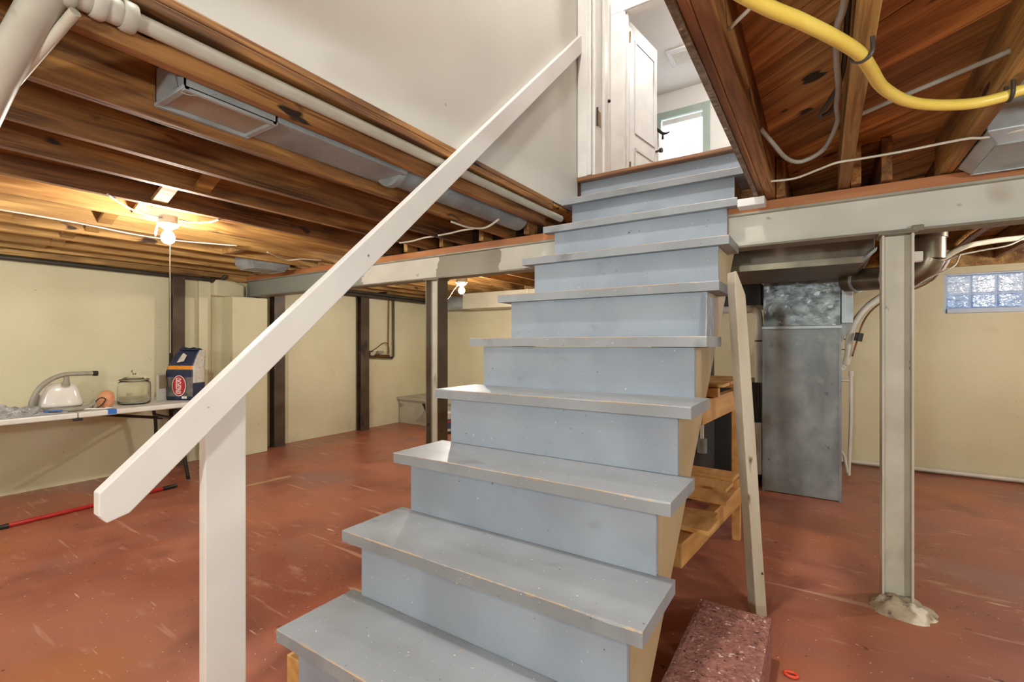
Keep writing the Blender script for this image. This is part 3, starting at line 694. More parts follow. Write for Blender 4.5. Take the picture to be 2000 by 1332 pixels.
# supply boot and flat duct in the joist bay
bt = thing('supply_boot', (-.17, -.13, 1.692), 'bright galvanised duct box hung between the joists at upper left', 'duct')
MB().box(-.258, -.094, -.190, .044, 1.704, 1.714).build('bottom_pan', 'pan', bt, bevel=.002)
m = MB(); x0, x1, y0, y1 = -.264, -.086, -.198, .052
m.box(x0, x1, y0, y0 + .004, 1.700, 1.80).box(x0, x1, y1 - .004, y1, 1.700, 1.80).box(x0, x0 + .004, y0, y1, 1.700, 1.80).box(x1 - .004, x1, y0, y1, 1.700, 1.80)
m.build('side_wall', 'galv', bt)
MB().box(x0, x1, y0 - .004, y0 + .012, 1.694, 1.704).box(x0, x1, y1 - .012, y1 + .004, 1.694, 1.704).box(x0, x0 + .016, y0, y1, 1.692, 1.704).box(x1 - .012, x1, y0, y1, 1.692, 1.704).build('folded_seam', 'galv', bt, bevel=.001)
MB().tube([(-.13, -.202, 1.74), (-.12, -.200, 1.705), (-.10, -.18, 1.688), (-.085, -.12, 1.712)], .0015, 6, smooth=4).build('hanger_wire', 'steel_grey', bt)
fd = thing('flat_duct', (-.17, .7, 1.70), 'flat galvanised duct running between joists behind the supply box', 'duct')
MB().box(-.264, -.088, .058, .60, 1.706, 1.80).build('duct_body', 'galv_dull', fd, bevel=.004)
MB().tube([(-.176, .60, 1.755), (-.176, .66, 1.755), (-.176, 1.56, 1.755)], [.074, .070, .070], 20).build('round_duct', 'galv_dull', fd, smooth='auto')
MB().tube([(-.176, .58, 1.752), (-.176, .61, 1.752)], .080, 20).build('seam_ring', 'galv', fd, smooth='auto')
def small_boot(nm, x0, x1, y0, y1, zb, label, mt='galv', top=JT - .03):
    t = thing(nm, ((x0+x1)/2, (y0+y1)/2, zb), label, 'duct')
    i = .03
    vs = [(x0+i, y0+i, zb), (x1-i, y0+i, zb), (x1-i, y1-i, zb), (x0+i, y1-i, zb), (x0, y0, zb+.035), (x1, y0, zb+.035), (x1, y1, zb+.035), (x0, y1, zb+.035), (x0, y0, top), (x1, y0, top), (x1, y1, top), (x0, y1, top)]
    fs = [(3, 2, 1, 0), (8, 9, 10, 11)] + [(a, (a+1) % 4, 4 + (a+1) % 4, 4 + a) for a in range(4)] + [(4 + a, 4 + (a+1) % 4, 8 + (a+1) % 4, 8 + a) for a in range(4)]
    MB().add(vs, fs).build('boot_body', mt, t, bevel=.003)
    MB().beam((x0+i, y0+i, zb), (x1-i, y0+i, zb), .006, .006).beam((x0+i, y1-i, zb), (x1-i, y1-i, zb), .006, .006).beam((x0+i, y0+i, zb), (x0+i, y1-i, zb), .006, .006).beam((x1-i, y0+i, zb), (x1-i, y1-i, zb), .006, .006).build('folded_seam', 'galv', t)
small_boot('supply_boot', -2.595, -2.34, 1.17, 1.48, 1.615, 'grey sheet-metal duct box near the left end of the girder', 'galv_dull')
small_boot('supply_boot', 1.722, 1.99, 1.22, 1.585, 1.632, 'grey sheet-metal duct box hung between joists at the right edge of the view', 'galv')
# black iron pipe along the left wall
ip = thing('iron_pipe', (-3.24, 0, 1.6), 'dark iron pipe running along the top of the left wall', 'pipe')
MB().tube([(-3.235, -2.9, 1.614), (-3.235, 1.30, 1.592)], .018, 10).build('pipe_run', 'iron', ip, smooth='auto')
MB().tube([(-3.235, 1.28, 1.592), (-3.235, 1.33, 1.592)], .026, 10).build('coupling', 'iron', ip, smooth='auto')
MB().tube([(-3.235, 1.33, 1.592), (-3.235, 1.36, 1.60), (-3.22, 1.40, 1.64)], .016, 10, smooth=3).build('elbow', 'iron', ip, smooth='auto')
for y in (-.4, .55, 1.22): MB().box(-3.24, -3.23, y - .008, y + .008, 1.60, 1.655).build('strap', 'iron', ip)
# the same on the far part
ip2 = thing('iron_pipe', (-3.2, 3, 1.6), 'dark iron pipe along the wall top beyond the girder', 'pipe')
MB().tube([(-3.20, 1.78, 1.60), (-3.20, 4.15, 1.585)], .024, 10).build('pipe_run', 'iron', ip2, smooth='auto')
MB().tube([(-3.13, 1.78, 1.625), (-3.13, 4.15, 1.61)], .014, 10).build('pipe_run', 'iron', ip2, smooth='auto')
for y in (2.2, 2.62, 3.2): MB().box(-3.225, -3.11, y - .01, y + .01, 1.61, 1.655).build('strap', 'iron', ip2)
# valve group on the left wall
vg = thing('valve_group', (-3.25, 3.25, .85), 'water valve with copper and iron pipes on the far left wall', 'valve')
MB().tube([(-3.25, 3.435, 1.60), (-3.25, 3.435, .86), (-3.25, 3.42, .845), (-3.25, 3.02, .872)], .014, 8).build('iron_drop', 'iron', vg, smooth='auto')
MB().tube([(-3.265, 3.375, 1.60), (-3.265, 3.36, .89)], .007, 8).build('copper_drop', 'copper', vg, smooth='auto')
vb = MB().tube([(-3.25, 3.14, .872), (-3.25, 3.36, .862)], [.022, .022], 10).build('valve_body', 'copper', vg, smooth='auto')
MB().tube([(-3.25, 3.22, .87), (-3.25, 3.22, .91)], .016, 10).tube([(-3.25, 3.22, .905), (-3.25, 3.22, .935)], [.05, .036], 10).build('valve_bonnet', 'steel_grey', vb, smooth='auto')
MB().tube([(-3.25, 3.06, .87), (-3.25, 3.06, .93)], .009, 8).tube([(-3.25, 3.03, .93), (-3.25, 3.10, .93)], .010, 8).build('valve_handle', 'iron', vg, smooth='auto')
MB().tube([(-3.25, 3.08, .93), (-3.245, 3.16, .97), (-3.245, 3.26, 1.03), (-3.25, 3.34, 1.02), (-3.26, 3.37, .95), (-3.262, 3.37, .89)], .005, 6, smooth=4).build('ground_wire', 'copper', vg, smooth=True)
# cream duct on the far wall
cd = thing('wall_duct', (-1.2, 4.0, 1.45), 'cream painted box duct along the back wall behind the far bulb', 'duct')
MB().box(-2.5, .30, 3.90, 4.195, 1.462, 1.655).build('duct_body', 'cream_duct', cd, bevel=.003)
MB().tube([(-3.0, 4.02, 1.555), (-2.50, 4.02, 1.555)], .09, 20).build('round_end', 'galv', cd, smooth='auto')
for x in (-1.55, -.9): MB().box(x, x + .02, 3.893, 3.9, 1.46, 1.657).build('seam_strip', 'tag_white', cd)
# conduit elbows under the far joists
cdt = thing('conduit', (-.9, 2.6, 1.6), 'thin bent conduits running under the far joists by the far bulb', 'conduit')
MB().tube([(-1.05, 1.80, 1.64), (-.98, 1.95, 1.58), (-.90, 2.1, 1.545), (-.2, 2.2, 1.58), (.4, 2.25, 1.60)], .011, 8, smooth=4).build('pipe_run', 'steel_grey', cdt, smooth=True)
MB().tube([(-1.35, 1.76, 1.655), (-.5, 2.9, 1.635), (.1, 3.7, 1.63)], .010, 8).build('pipe_run', 'steel_grey', cdt, smooth='auto')
MB().beam((-1.22, 2.12, 1.625), (-1.02, 1.95, 1.655), .04, .016).build('wood_cleat', 'joist_gold', cdt)

# ---- lamps: porcelain holder, bulb, cord
def bulb_lamp(at, label, cord=None, cs=1, power=BULB, col='#fdf6e8', k=1.25):
    x, y, z = at
    t = thing('bulb_light', at, label, 'lamp')
    lh = MB().lathe([(.0, 0), (.045, 0), (.047, -.006), (.040, -.018), (.026, -.026), (.021, -.030), (.0, -.030)], at, 24).build('lamp_holder', 'ceramic', t, smooth='auto')
    r = .024 * k
    A = 4 * math.pi * (r * S) ** 2
    e = emit('lit_bulb', col, power / (math.pi * A))
    MB().lathe([(q[0] * (k if i > 2 else 1), -.030 + (q[1] + .030) * k) for i, q in enumerate([(.0, -.030), (.010, -.030), (.012, -.038), (.020, -.050), (.024, -.064), (.021, -.078), (.012, -.087), (.0, -.090)])], at, 20).build('bulb', e, t, smooth=True)
    if cord: MB().tube([(x + .036 * cs, y, z - .015)] + cord, .0022, 6, smooth=4).build('pull_cord', 'cord', lh)
    return t
l1 = bulb_lamp((-1.420, .268, 1.628), 'lit bare bulb in a porcelain holder on the left joists', [(-1.384, .268, 1.60), (-1.395, .268, 1.50), (-1.395, .268, .98)], power=BULB * .8)
MB().lathe([(.0, .034), (.040, .034), (.040, .0005), (.0, .0005)], (-1.42, .268, 1.628), 16).build('octagon_box', 'ceramic', l1, smooth='auto')
MB().tube([(-1.465, .24, 1.622), (-1.475, .235, 1.58), (-1.48, .236, 1.565)], [.004, .006, .003], 6).build('pull_knob', 'cord', l1)
l2 = bulb_lamp((-1.50, 2.66, 1.592), 'lit bare bulb farther back, seen beside the left steel post', [(-1.565, 2.62, 1.52), (-1.60, 2.58, 1.44), (-1.69, 2.54, 1.40), (-1.78, 2.52, 1.40)], cs=-1)
MB().lathe([(.0, .07), (.055, .07), (.055, .0005), (0, .0005)], (-1.50, 2.66, 1.592), 20).build('octagon_box', 'galv', l2, smooth='auto')
def fill_pendant(x, y, z, label, power, col='#f2f8f2'):  # unseen hanging bulbs added as fill light
    t = bulb_lamp((x, y, z), label, power=power, col=col, k=2.6)
    MB().tube([(x, y, z - .002), (x, y, JB)], .006, 8).build('flex', 'cable_white', t)
    return t
fill_pendant(2.60, -.75, 1.32, 'added unseen fill bulb hanging on a flex right of the camera', BULB * 1.5, '#ebf7f6')
fill_pendant(.95, -2.1, 1.42, 'added unseen fill bulb hanging on a flex behind the camera', BULB * 1.9, '#ebf7f6')
fill_pendant(-1.75, -1.7, 1.42, 'added unseen fill bulb hanging on a flex behind the folding table', BULB * 1.1)
bulb_lamp((2.75, 2.60, 1.655), 'added unseen fill bulb beyond the girder on the right', power=BULB * .8, col='#fff6ec')  # unseen bulb added to brighten the far right

# ---- yellow gas tube and cables on the right
yt = thing('gas_tube', (1.5, .8, 1.62), 'yellow flexible gas tube looping under the right-hand joists', 'tube')
YP = [(1.02, -.20, 1.63), (1.20, .15, 1.627), (1.27, .26, 1.625), (1.325, .355, 1.625), (1.37, .45, 1.627), (1.395, .54, 1.63), (1.425, .65, 1.632), (1.478, .757, 1.632), (1.54, .82, 1.63), (1.62, .865, 1.63), (1.68, .875, 1.635), (1.75, .88, 1.645), (2.1, .90, 1.64)]
MB().tube(YP, .0130, 14, smooth=5).build('tube_run', 'yellow', yt, smooth=True)
for c, d in (((1.375, .46, 1.632), Vector((.2, .75, 0))), ((1.69, .876, 1.64), Vector((1, .1, 0)))):
    d.normalize(); c = Vector(c); sd = d.cross(Vector((0, 0, 1)))
    MB().tube([c - sd*.018 + Vector((0, 0, .025)), c - sd*.017 - Vector((0, 0, .006)), c - Vector((0, 0, .017)), c + sd*.017 - Vector((0, 0, .006)), c + sd*.018 + Vector((0, 0, .025))], .0045, 8, smooth=4).build('strap', 'iron', yt)
def cable(pts, r, mt, label, name='cable', group=None):
    return MB().tube(pts, r, 7, smooth=5).build(name, mt, smooth=True, label=label, cat='cable', group=group)
cable([(1.345, .10, 1.70), (1.343, .37, 1.70), (1.333, .46, 1.70), (1.335, .60, 1.70), (1.342, .75, 1.70), (1.34, .86, 1.70), (1.345, 1.0, 1.705), (1.31, 1.17, 1.69), (1.245, 1.225, 1.68), (1.20, 1.19, 1.69), (1.165, 1.07, 1.71), (1.138, .98, 1.73)], .0075, 'cable_grey', 'grey cable drooping in a loop beside the middle right-hand joist')
cable([(1.348, .02, 1.72), (1.350, .4, 1.715), (1.348, .7, 1.71), (1.32, .83, 1.70), (1.30, .89, 1.695), (1.32, .90, 1.70), (1.342, .88, 1.72)], .006, 'iron', 'black cable with a small loop beside the middle right-hand joist')
cable([(1.138, 1.35, 1.665), (1.22, 1.34, 1.658), (1.30, 1.27, 1.656), (1.35, 1.235, 1.657), (1.41, 1.24, 1.658), (1.52, 1.24, 1.658), (1.67, 1.22, 1.657), (1.72, 1.24, 1.657), (1.80, 1.23, 1.657), (2.0, 1.22, 1.657)], .0042, 'cable_white', 'thin white cable crossing under the right-hand joists near the girder')
cable([(1.40, 1.0, 1.715), (1.48, .95, 1.718), (1.68, .82, 1.72)], .0065, 'cable_grey', 'straight grey cable between two joists behind the yellow tube')
cable([(1.138, .34, 1.70), (1.20, .28, 1.70), (1.28, .20, 1.70), (1.36, .12, 1.70)], .004, 'cable_white', 'thin white cable at the top right beside the yellow tube')
# cables on the left joists
cable([(-1.378, .30, 1.645), (-1.389, .356, 1.648), (-1.331, .411, 1.650), (-1.255, .43, 1.656)], .0045, 'cable_white', 'short white cable from the left bulb holder to the joist on its right')
cable([(-1.215, -.03, 1.657), (-1.276, .028, 1.648), (-1.359, .106, 1.645), (-1.40, .173, 1.645), (-1.40, .235, 1.645)], .0045, 'cable_white', 'white cable drooping left of the left bulb holder')
cable([(-1.93, -.9, 1.655), (-1.918, -.225, 1.655), (-1.93, .0, 1.655), (-1.953, .129, 1.655), (-1.981, .288, 1.652), (-1.988, .415, 1.652), (-1.966, .571, 1.655), (-1.842, .81, 1.656)], .0042, 'cable_white', 'long white cable stapled along the left joists behind the bulb')
cable([(-1.88, 1.03, 1.655), (-1.95, 1.16, 1.645), (-1.985, 1.252, 1.642), (-1.91, 1.31, 1.652), (-1.87, 1.44, 1.656)], .0042, 'cable_white', 'short drooping white cable over the left part of the girder')
cable([(-.29, 1.10, 1.655), (-.24, 1.18, 1.635), (-.16, 1.22, 1.63), (-.08, 1.23, 1.665)], .0055, 'cable_white', 'pale cable looping between joists just left of the upper steps')
cable([(-.90, 1.32, 1.655), (-.83, 1.36, 1.665), (-.74, 1.38, 1.68), (-.65, 1.39, 1.68)], .0055, 'cable_white', 'pale cable stub hanging between joists above the girder, left one')
cable([(-.56, 1.30, 1.655), (-.50, 1.33, 1.665), (-.42, 1.345, 1.675), (-.31, 1.35, 1.675)], .0055, 'cable_white', 'pale cable stub hanging between joists above the girder, right one')

# white board end tucked under the right trimmer
MB().box(1.000, 1.105, 1.475, 1.545, 1.615, 1.648).build('board_end', 'trim_white', bevel=.003, label='short white board end between the top step and the right trimmer', cat='board')

# ================================================================== BEYOND THE GIRDER, RIGHT
pl = thing('plenum_duct', (1.1, 2.3, 1.42), 'wide dusty plenum duct hung beyond the girder, right of the stairs', 'duct')
MB().prism([(.60, 1.418), (1.465, 1.418), (1.512, 1.465), (1.512, 1.60), (.60, 1.60)], 'y', 2.02, 2.72).build('duct_body', 'duct_brown', pl, bevel=.003)
MB().prism([(.60, 1.410), (1.468, 1.410), (1.518, 1.460), (1.518, 1.475), (1.462, 1.424), (.60, 1.424)], 'y', 1.985, 2.022).build('end_flange', 'galv_dull', pl, bevel=.002)
MB().prism([(.60, 1.405), (1.47, 1.405), (1.47, 1.435), (.60, 1.435)], 'y', 1.978, 1.986).build('seam_lip', 'duct_round', pl)
rd = thing('return_duct', (1.185, 3.1, 0), 'tall grey sheet-metal return duct standing on the floor', 'duct')
MB().box(.962, 1.408, 2.96, 3.26, .004, 1.125).build('lower_section', 'galv_dull', rd, bevel=.003)
MB().box(.964, 1.406, 2.962, 3.258, 1.145, 1.56).build('upper_section', 'foil', rd, bevel=.003)
MB().box(.956, 1.414, 2.952, 3.266, 1.124, 1.146).build('joint_strip', 'galv', rd, bevel=.003, label='bright joint strip')
MB().box(.958, .972, 2.955, 2.962, .0, 1.12).box(1.398, 1.412, 2.955, 2.962, 0, 1.12).build('corner_seam', 'galv_dull', rd)
MB().box(1.412, 1.475, 3.02, 3.24, 1.16, 1.54).build('side_collar', 'galv', rd, bevel=.003)
MB().prism([(1.408, 1.16), (1.475, 1.16), (1.408, 1.02)], 'y', 3.03, 3.23).build('side_taper', 'galv_dull', rd)
ed = thing('round_duct', (1.75, 2.3, 1.4), 'round metal elbow duct beyond the girder, right of the right steel post', 'duct')
EX = 1.762; EY = 2.42
MB().tube([(EX, EY, 1.62), (EX, EY, 1.56)], .073, 24).build('collar', 'duct_round', ed, smooth='auto')
MB().tube([(EX, EY, 1.565), (EX, EY, 1.455)], .066, 24).build('drop_pipe', 'duct_round', ed, smooth='auto')
MB().tube([(EX, EY, 1.462), (EX - .012, EY + .004, 1.43), (EX - .045, EY + .012, 1.395), (EX - .085, EY + .02, 1.375)], .0665, 24).build('elbow', 'duct_round', ed, smooth='auto')
MB().tube([(EX - .07, EY + .02, 1.378), (1.52, 2.62, 1.395), (1.43, 2.70, 1.40)], .064, 24).build('cross_pipe', 'duct_round', ed, smooth='auto')
for t_ in (.3, .8):
    p0 = Vector((EX - .07, EY + .02, 1.378)); p1 = Vector((1.43, 2.70, 1.40)); c = p0 + (p1 - p0) * t_; d = (p1 - p0).normalized()
    MB().tube([c - d*.006, c + d*.006], .068, 24).build('seam_ring', 'galv', ed, smooth='auto')
# refrigerant line cover, wire, black clip
cl = thing('insulated_line', (1.55, 3.6, .9), 'white insulated line curving down the wall behind the tall return duct', 'pipe')
MB().tube([(1.455, 3.62, .86), (1.472, 3.62, .95), (1.480, 3.62, 1.07), (1.515, 3.62, 1.19), (1.59, 3.62, 1.30), (1.69, 3.62, 1.385), (1.80, 3.62, 1.44), (1.95, 3.62, 1.50), (2.02, 3.62, 1.60), (2.03, 3.62, 1.672)], .024, 14, smooth=5).build('line_run', 'pvc', cl, smooth=True)
MB().tube([(1.45, 3.62, .865), (1.43, 3.62, .835), (1.40, 3.60, .83)], .024, 12, smooth=4).build('line_end', 'pvc', cl, smooth=True)
MB().tube([(1.495, 3.59, .93), (1.525, 3.59, 1.05), (1.56, 3.59, 1.18), (1.62, 3.59, 1.28), (1.72, 3.59, 1.355), (1.95, 3.59, 1.47), (2.05, 3.59, 1.672)], .006, 8, smooth=5).build('copper_line', 'copper', cl, smooth=True)
MB().tube([(1.528, 3.58, 1.045), (1.540, 3.58, 1.105)], .026, 14).build('clip', 'black', cl, smooth='auto', label='black plastic clip')
for z in (.98, 1.06): MB().tube([(1.42, 3.62, z), (1.476, 3.62, z)], .004, 6).build('tie', 'iron', cl)
dn = thing('condensate_pipe', (1.49, 3.9, 0), 'thin white plastic drain pipe standing beside the tall return duct', 'pipe')
MB().tube([(1.497, 3.80, .80), (1.494, 3.78, .4), (1.478, 3.70, .012)], .0125, 10).build('riser_pipe', 'pvc', dn, smooth='auto')
MB().tube([(1.42, 3.80, .735), (1.497, 3.80, .735)], .012, 10).build('branch_pipe', 'pvc', dn, smooth='auto')
MB().tube([(1.497, 3.80, .77), (1.497, 3.80, .81)], .018, 10).build('cap', 'pvc', dn, smooth='auto')
MB().tube([(1.42, 3.72, .20), (1.45, 3.72, .16), (1.47, 3.70, .03)], .011, 10).build('branch_pipe', 'pvc', dn, smooth='auto')
bp_ = thing('baseboard_pipe', (2.6, 4.17, 0), 'white pipe lying along the foot of the back wall', 'pipe')
MB().tube([(1.0, 4.165, .030), (2.45, 4.165, .026), (3.98, 4.165, .022)], .018, 10).build('pipe_run', 'pvc', bp_, smooth='auto')
# furnace, flue parts, water heater
fn = thing('furnace', (.70, 3.3, 0), 'dark furnace cabinet between the stairs and the tall return duct', 'furnace')
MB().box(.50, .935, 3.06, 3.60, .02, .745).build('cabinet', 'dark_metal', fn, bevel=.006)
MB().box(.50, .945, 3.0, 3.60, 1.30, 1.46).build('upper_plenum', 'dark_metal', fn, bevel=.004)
MB().box(.885, .950, 2.985, 3.05, .10, .46).build('filter_door', 'tag_white', fn, bevel=.006, label='white filter door')
MB().box(.880, .90, 2.975, 2.99, .30, .38).build('door_label', 'bucket', fn)
MB().box(.865, .90, 3.02, 3.06, .02, .10).build('cabinet_leg', 'dark_metal', fn)
pv = thing('vent_pipe', (.9, 3.0, .8), 'white plastic vent pipe elbow left of the tall return duct', 'pipe')
MB().tube([(.55, 3.02, 1.275), (.86, 3.02, 1.275), (.90, 3.02, 1.270), (.925, 3.02, 1.245), (.930, 3.02, 1.205), (.930, 3.02, .75)], .026, 14).build('pipe_run', 'pvc', pv, smooth='auto')
for z in (1.11, .99): MB().tube([(.930, 3.02, z), (.930, 3.02, z + .05)], .030, 14).build('coupling', 'pvc', pv, smooth='auto')
MB().tube([(.845, 3.02, 1.275), (.875, 3.02, 1.275)], .030, 14).build('coupling', 'pvc', pv, smooth='auto')
MB().tube([(.930, 3.02, 1.035), (.930, 3.02, 1.05)], .0275, 14).build('band', 'black', pv, smooth='auto')
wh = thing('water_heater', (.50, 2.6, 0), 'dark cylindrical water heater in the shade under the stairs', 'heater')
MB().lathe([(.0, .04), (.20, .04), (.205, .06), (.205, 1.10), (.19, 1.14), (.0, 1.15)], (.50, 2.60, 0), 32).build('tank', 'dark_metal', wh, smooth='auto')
for a in (20, 140, 260): MB().box(.50 + .16*math.cos(R(a)) - .015, .50 + .16*math.cos(R(a)) + .015, 2.60 + .16*math.sin(R(a)) - .015, 2.60 + .16*math.sin(R(a)) + .015, 0, .045).build('leg', 'iron', wh)
MB().tube([(.50, 2.60, 1.14), (.50, 2.60, 1.40)], .05, 16).build('flue', 'galv', wh, smooth='auto')
MB().tube([(.665, 2.43, .42), (.665, 2.43, .78)], .012, 10).build('relief_pipe', 'pvc', wh, smooth='auto')
MB().tube([(.665, 2.43, .33), (.665, 2.43, .42)], .03, 12).build('pipe_cup', 'galv_dull', wh, smooth='auto')
# cables under the far joists on the right
for k, (pts, r, mt, lb) in enumerate([
    ([(1.74, 2.56, 1.40), (1.83, 2.58, 1.47), (1.93, 2.64, 1.535), (2.05, 2.74, 1.57), (2.22, 2.82, 1.588), (2.6, 2.9, 1.60)], .015, 'cord', 'thick pale cable bundle sagging below the far joists above the block window'),
    ([(1.80, 2.52, 1.43), (1.88, 2.52, 1.475), (1.98, 2.56, 1.50), (2.10, 2.60, 1.525), (2.20, 2.66, 1.60), (2.22, 2.70, 1.655)], .0045, 'cable_white', 'thin pale cable hanging below the thick bundle near the elbow duct'),
    ([(1.84, 2.30, 1.50), (1.90, 2.26, 1.56), (2.02, 2.2, 1.62), (2.20, 2.2, 1.61), (2.5, 2.25, 1.55)], .008, 'joist_gold', 'brown cable crossing under the far joists at right'),
    ([(1.68, 2.25, 1.30), (1.74, 2.25, 1.345), (1.83, 2.29, 1.395), (1.87, 2.40, 1.45), (1.90, 2.54, 1.485)], .004, 'cable_white', 'short pale cable rising past the elbow duct to the cable bundle')]):
    cable(pts, r, mt, lb)
# ---- shelf rack of pine under the stairs
rk = thing('pine_rack', (.55, 1.5, 0), 'rough pine shelf rack tucked under the stairs', 'rack')
def rail2(a, b, wd, ht): return MB().beam(a, b, wd, ht)
rail2((.880, .93, .290), (.972, 1.95, .290), .040, .085).build('shelf_rail', 'new_wood', rk, bevel=.003)
rail2((.20, .98, .290), (.30, 2.0, .290), .040, .085).build('shelf_rail', 'new_wood', rk, bevel=.003)
rail2((.885, 1.26, .745), (.940, 2.0, .745), .036, .098).build('shelf_rail', 'new_wood', rk, bevel=.003)
rail2((.24, 1.42, .745), (.30, 2.0, .745), .036, .098).build('shelf_rail', 'new_wood', rk, bevel=.003)
for y, dzz in ((1.06, 0), (1.42, .0), (1.60, .0), (1.80, 0)):
    rail2((.15, y + .04, .372), (.985 if y < 1.5 else .955, y - .02, .372), .14, .016).build('shelf_board', 'new_wood', rk, bevel=.002)
for y in (1.20, 1.76): rail2((.17, y, .348), (.965, y, .348), .07, .030).build('spacer', 'new_wood', rk, bevel=.002)
for y in (1.50, 1.70, 1.92): rail2((.18, y, .845), (.955, y, .845), .15, .014).build('shelf_board', 'new_wood', rk, bevel=.002)
for y in (1.43, 1.95): rail2((.18, y, .816), (.935, y, .816), .05, .040).build('spacer', 'new_wood', rk, bevel=.002)
for x, y in ((.26, 1.96), (.93, 1.96), (.62, 1.10), (.24, 1.10)):
    zt = .83 if y > 1.5 else .33
    MB().box(x - .02, x + .02, y - .02, y + .02, 0, zt).build('leg', 'new_wood', rk, bevel=.002)

# ================================================================== LEFT: TABLE AND THINGS ON IT
TZ = .588
tb = thing('folding_table', (-2.95, 0, 0), 'white plastic folding table against the left wall', 'table')
tt = MB().box(-3.26, -2.64, -.92, .235, TZ - .036, TZ).build('table_top', 'table', tb, bevel=.008)
MB().box(-3.26, -2.64, .238, .93, TZ - .036, TZ).build('table_top', 'table', tb, bevel=.008)
MB().box(-2.67, -2.64, .215, .26, TZ - .052, TZ - .037).build('fold_catch', 'black', tt, bevel=.004)
for yy in (.84, -.78):
    MB().tube([(-2.74, yy - .03, TZ - .045), (-2.72, yy, .42), (-2.685, yy + .015, .16), (-2.665, yy + .03, .010)], .0125, 10, smooth=4).build('leg', 'dark_hw', tb, smooth=True)
    MB().tube([(-3.16, yy - .03, TZ - .045), (-3.17, yy, .42), (-3.19, yy + .015, .16), (-3.20, yy + .03, .010)], .0125, 10, smooth=4).build('leg', 'dark_hw', tb, smooth=True)
    MB().tube([(-2.735, yy - .01, .46), (-3.165, yy - .01, .46)], .010, 8).build('cross_bar', 'dark_hw', tb, smooth='auto')
MB().tube([(-2.90, .36, TZ - .045), (-2.93, .80, .455)], .0105, 8).build('brace_bar', 'dark_hw', tb, smooth='auto')
MB().tube([(-2.90, -.2, TZ - .045), (-2.93, -.78, .46)], .0105, 8).build('brace_bar', 'dark_hw', tb, smooth='auto')
MB().box(-2.685, -2.6385, .385, .432, TZ - .030, TZ + .0012).build('blue_tape', 'tape_blue', bevel=.001, label='piece of blue tape folded over the table edge', cat='tape')
# glass jar with lid
jr = thing('glass_jar', (-2.86, .60, TZ), 'large clear glass jar with a knobbed glass lid on the table', 'jar')
jc = (-2.86, .60, TZ + .001)
MB().lathe([(.0, .0), (.088, .0), (.096, .008), (.098, .03), (.098, .135), (.094, .155), (.084, .166), (.080, .170), (.077, .168), (.088, .152), (.092, .135), (.092, .03), (.088, .014), (.0, .012)], jc, 40).build('jar_body', 'glass', jr, smooth=True)
MB().lathe([(.072, .171), (.090, .173), (.091, .177), (.062, .193), (.022, .207), (.012, .212), (.0, .2125)], jc, 40).build('lid', 'glass', jr, smooth=True)
MB().lathe([(.0, .2127), (.010, .2127), (.010, .222), (.018, .228), (.021, .236), (.017, .245), (.0, .248)], jc, 24).build('lid_knob', 'glass', bpy.data.objects['lid'], smooth=True)
# charcoal bag
cb = thing('charcoal_bag', (-2.86, .93, TZ), 'navy paper bag of charcoal with an orange band and red oval logo', 'bag')
BWd, BD, BH = .215, .125, .385
brot = Matrix.Translation((-2.865, .935, TZ + .001)) @ Matrix.Rotation(R(28), 4, 'Z')
def bag_pt(u, v, t):
    """u across front (-1..1), v depth (-1..1), t height 0..1 ; local x = across, y = depth (front is -y)"""
    x = u * BWd / 2; y = v * BD / 2; z = t * BH
    sq = 1 - .10 * max(0, (t - .62) / .38) ** 1.5
    y *= 1 - .55 * max(0, (t - .62) / .38) ** 1.2 if v < 0 else 1 - .25 * max(0, (t - .7) / .3)
    x = x * (1 + .03 * math.sin(t * 3.0)) * (1 - .22 * max(0, (t - .60) / .4)) + .035 * max(0, (t - .6) / .4) ** 1.4
    y += .02 * max(0, (t - .7) / .3)
    n_ = noise.noise(Vector((x * 28, y * 28, z * 20))) * .0055 + noise.noise(Vector((x * 60, y * 60, z * 50))) * .0025 * (1 + 2 * (t > .72))
    return Vector((x + u * n_, y + v * n_, z))
nu, nv, nt = 10, 6, 26
loop = [(-1 + 2*i/nu, -1) for i in range(nu)] + [(1, -1 + 2*j/nv) for j in range(nv)] + [(1 - 2*i/nu, 1) for i in range(nu)] + [(-1, 1 - 2*j/nv) for j in range(nv)]
m = MB(); vs = []; nl = len(loop)
for k in range(nt + 1): vs += [bag_pt(u, v, k / nt) for u, v in loop]
for k in range(nt):
    for i in range(nl):
        t_ = (k + .5) / nt; u, v = loop[i]; u2, v2 = loop[(i+1) % nl]
        side = u == 1 and u2 == 1 and v < 1
        if side: mi = 3 if t_ > .30 else (0 if t_ > .26 else 0)
        else: mi = 2 if .60 < t_ < .70 else (1 if t_ > .46 or t_ < .08 else 4)
        if side and .30 < t_ < .33: mi = 1
        if side and t_ <= .30: mi = 1
        m.add([], []); m.f.append([k*nl + i, k*nl + (i+1) % nl, (k+1)*nl + (i+1) % nl, (k+1)*nl + i]); m.mi.append(mi)
m.v = [brot @ p for p in vs]
m.f.append(list(range(nl))[::-1]); m.mi.append(1); m.f.append([nt*nl + i for i in range(nl)]); m.mi.append(1)
m.build('bag_body', ['navy', 'navy', 'orange', 'bag_print', 'briq'], cb, smooth=True)
top_fold = MB()
for k in range(9):
    for j in range(2): pass
fold = []; nf = 12
for k in range(nf + 1):
    u = -1 + 2 * k / nf
    b0 = bag_pt(u * .8, 0, 1)
    fold.append([brot @ (b0 + Vector((0, -.035, -.004))), brot @ (b0 + Vector((.004 * math.sin(k * 2.1), -.055, .006 + .004 * math.sin(k * 1.7)))), brot @ (b0 + Vector((0, -.010, .020 + .004 * math.sin(k)))), brot @ (b0 + Vector((0, .030, .004)))])
fv = [p for s_ in fold for p in s_]
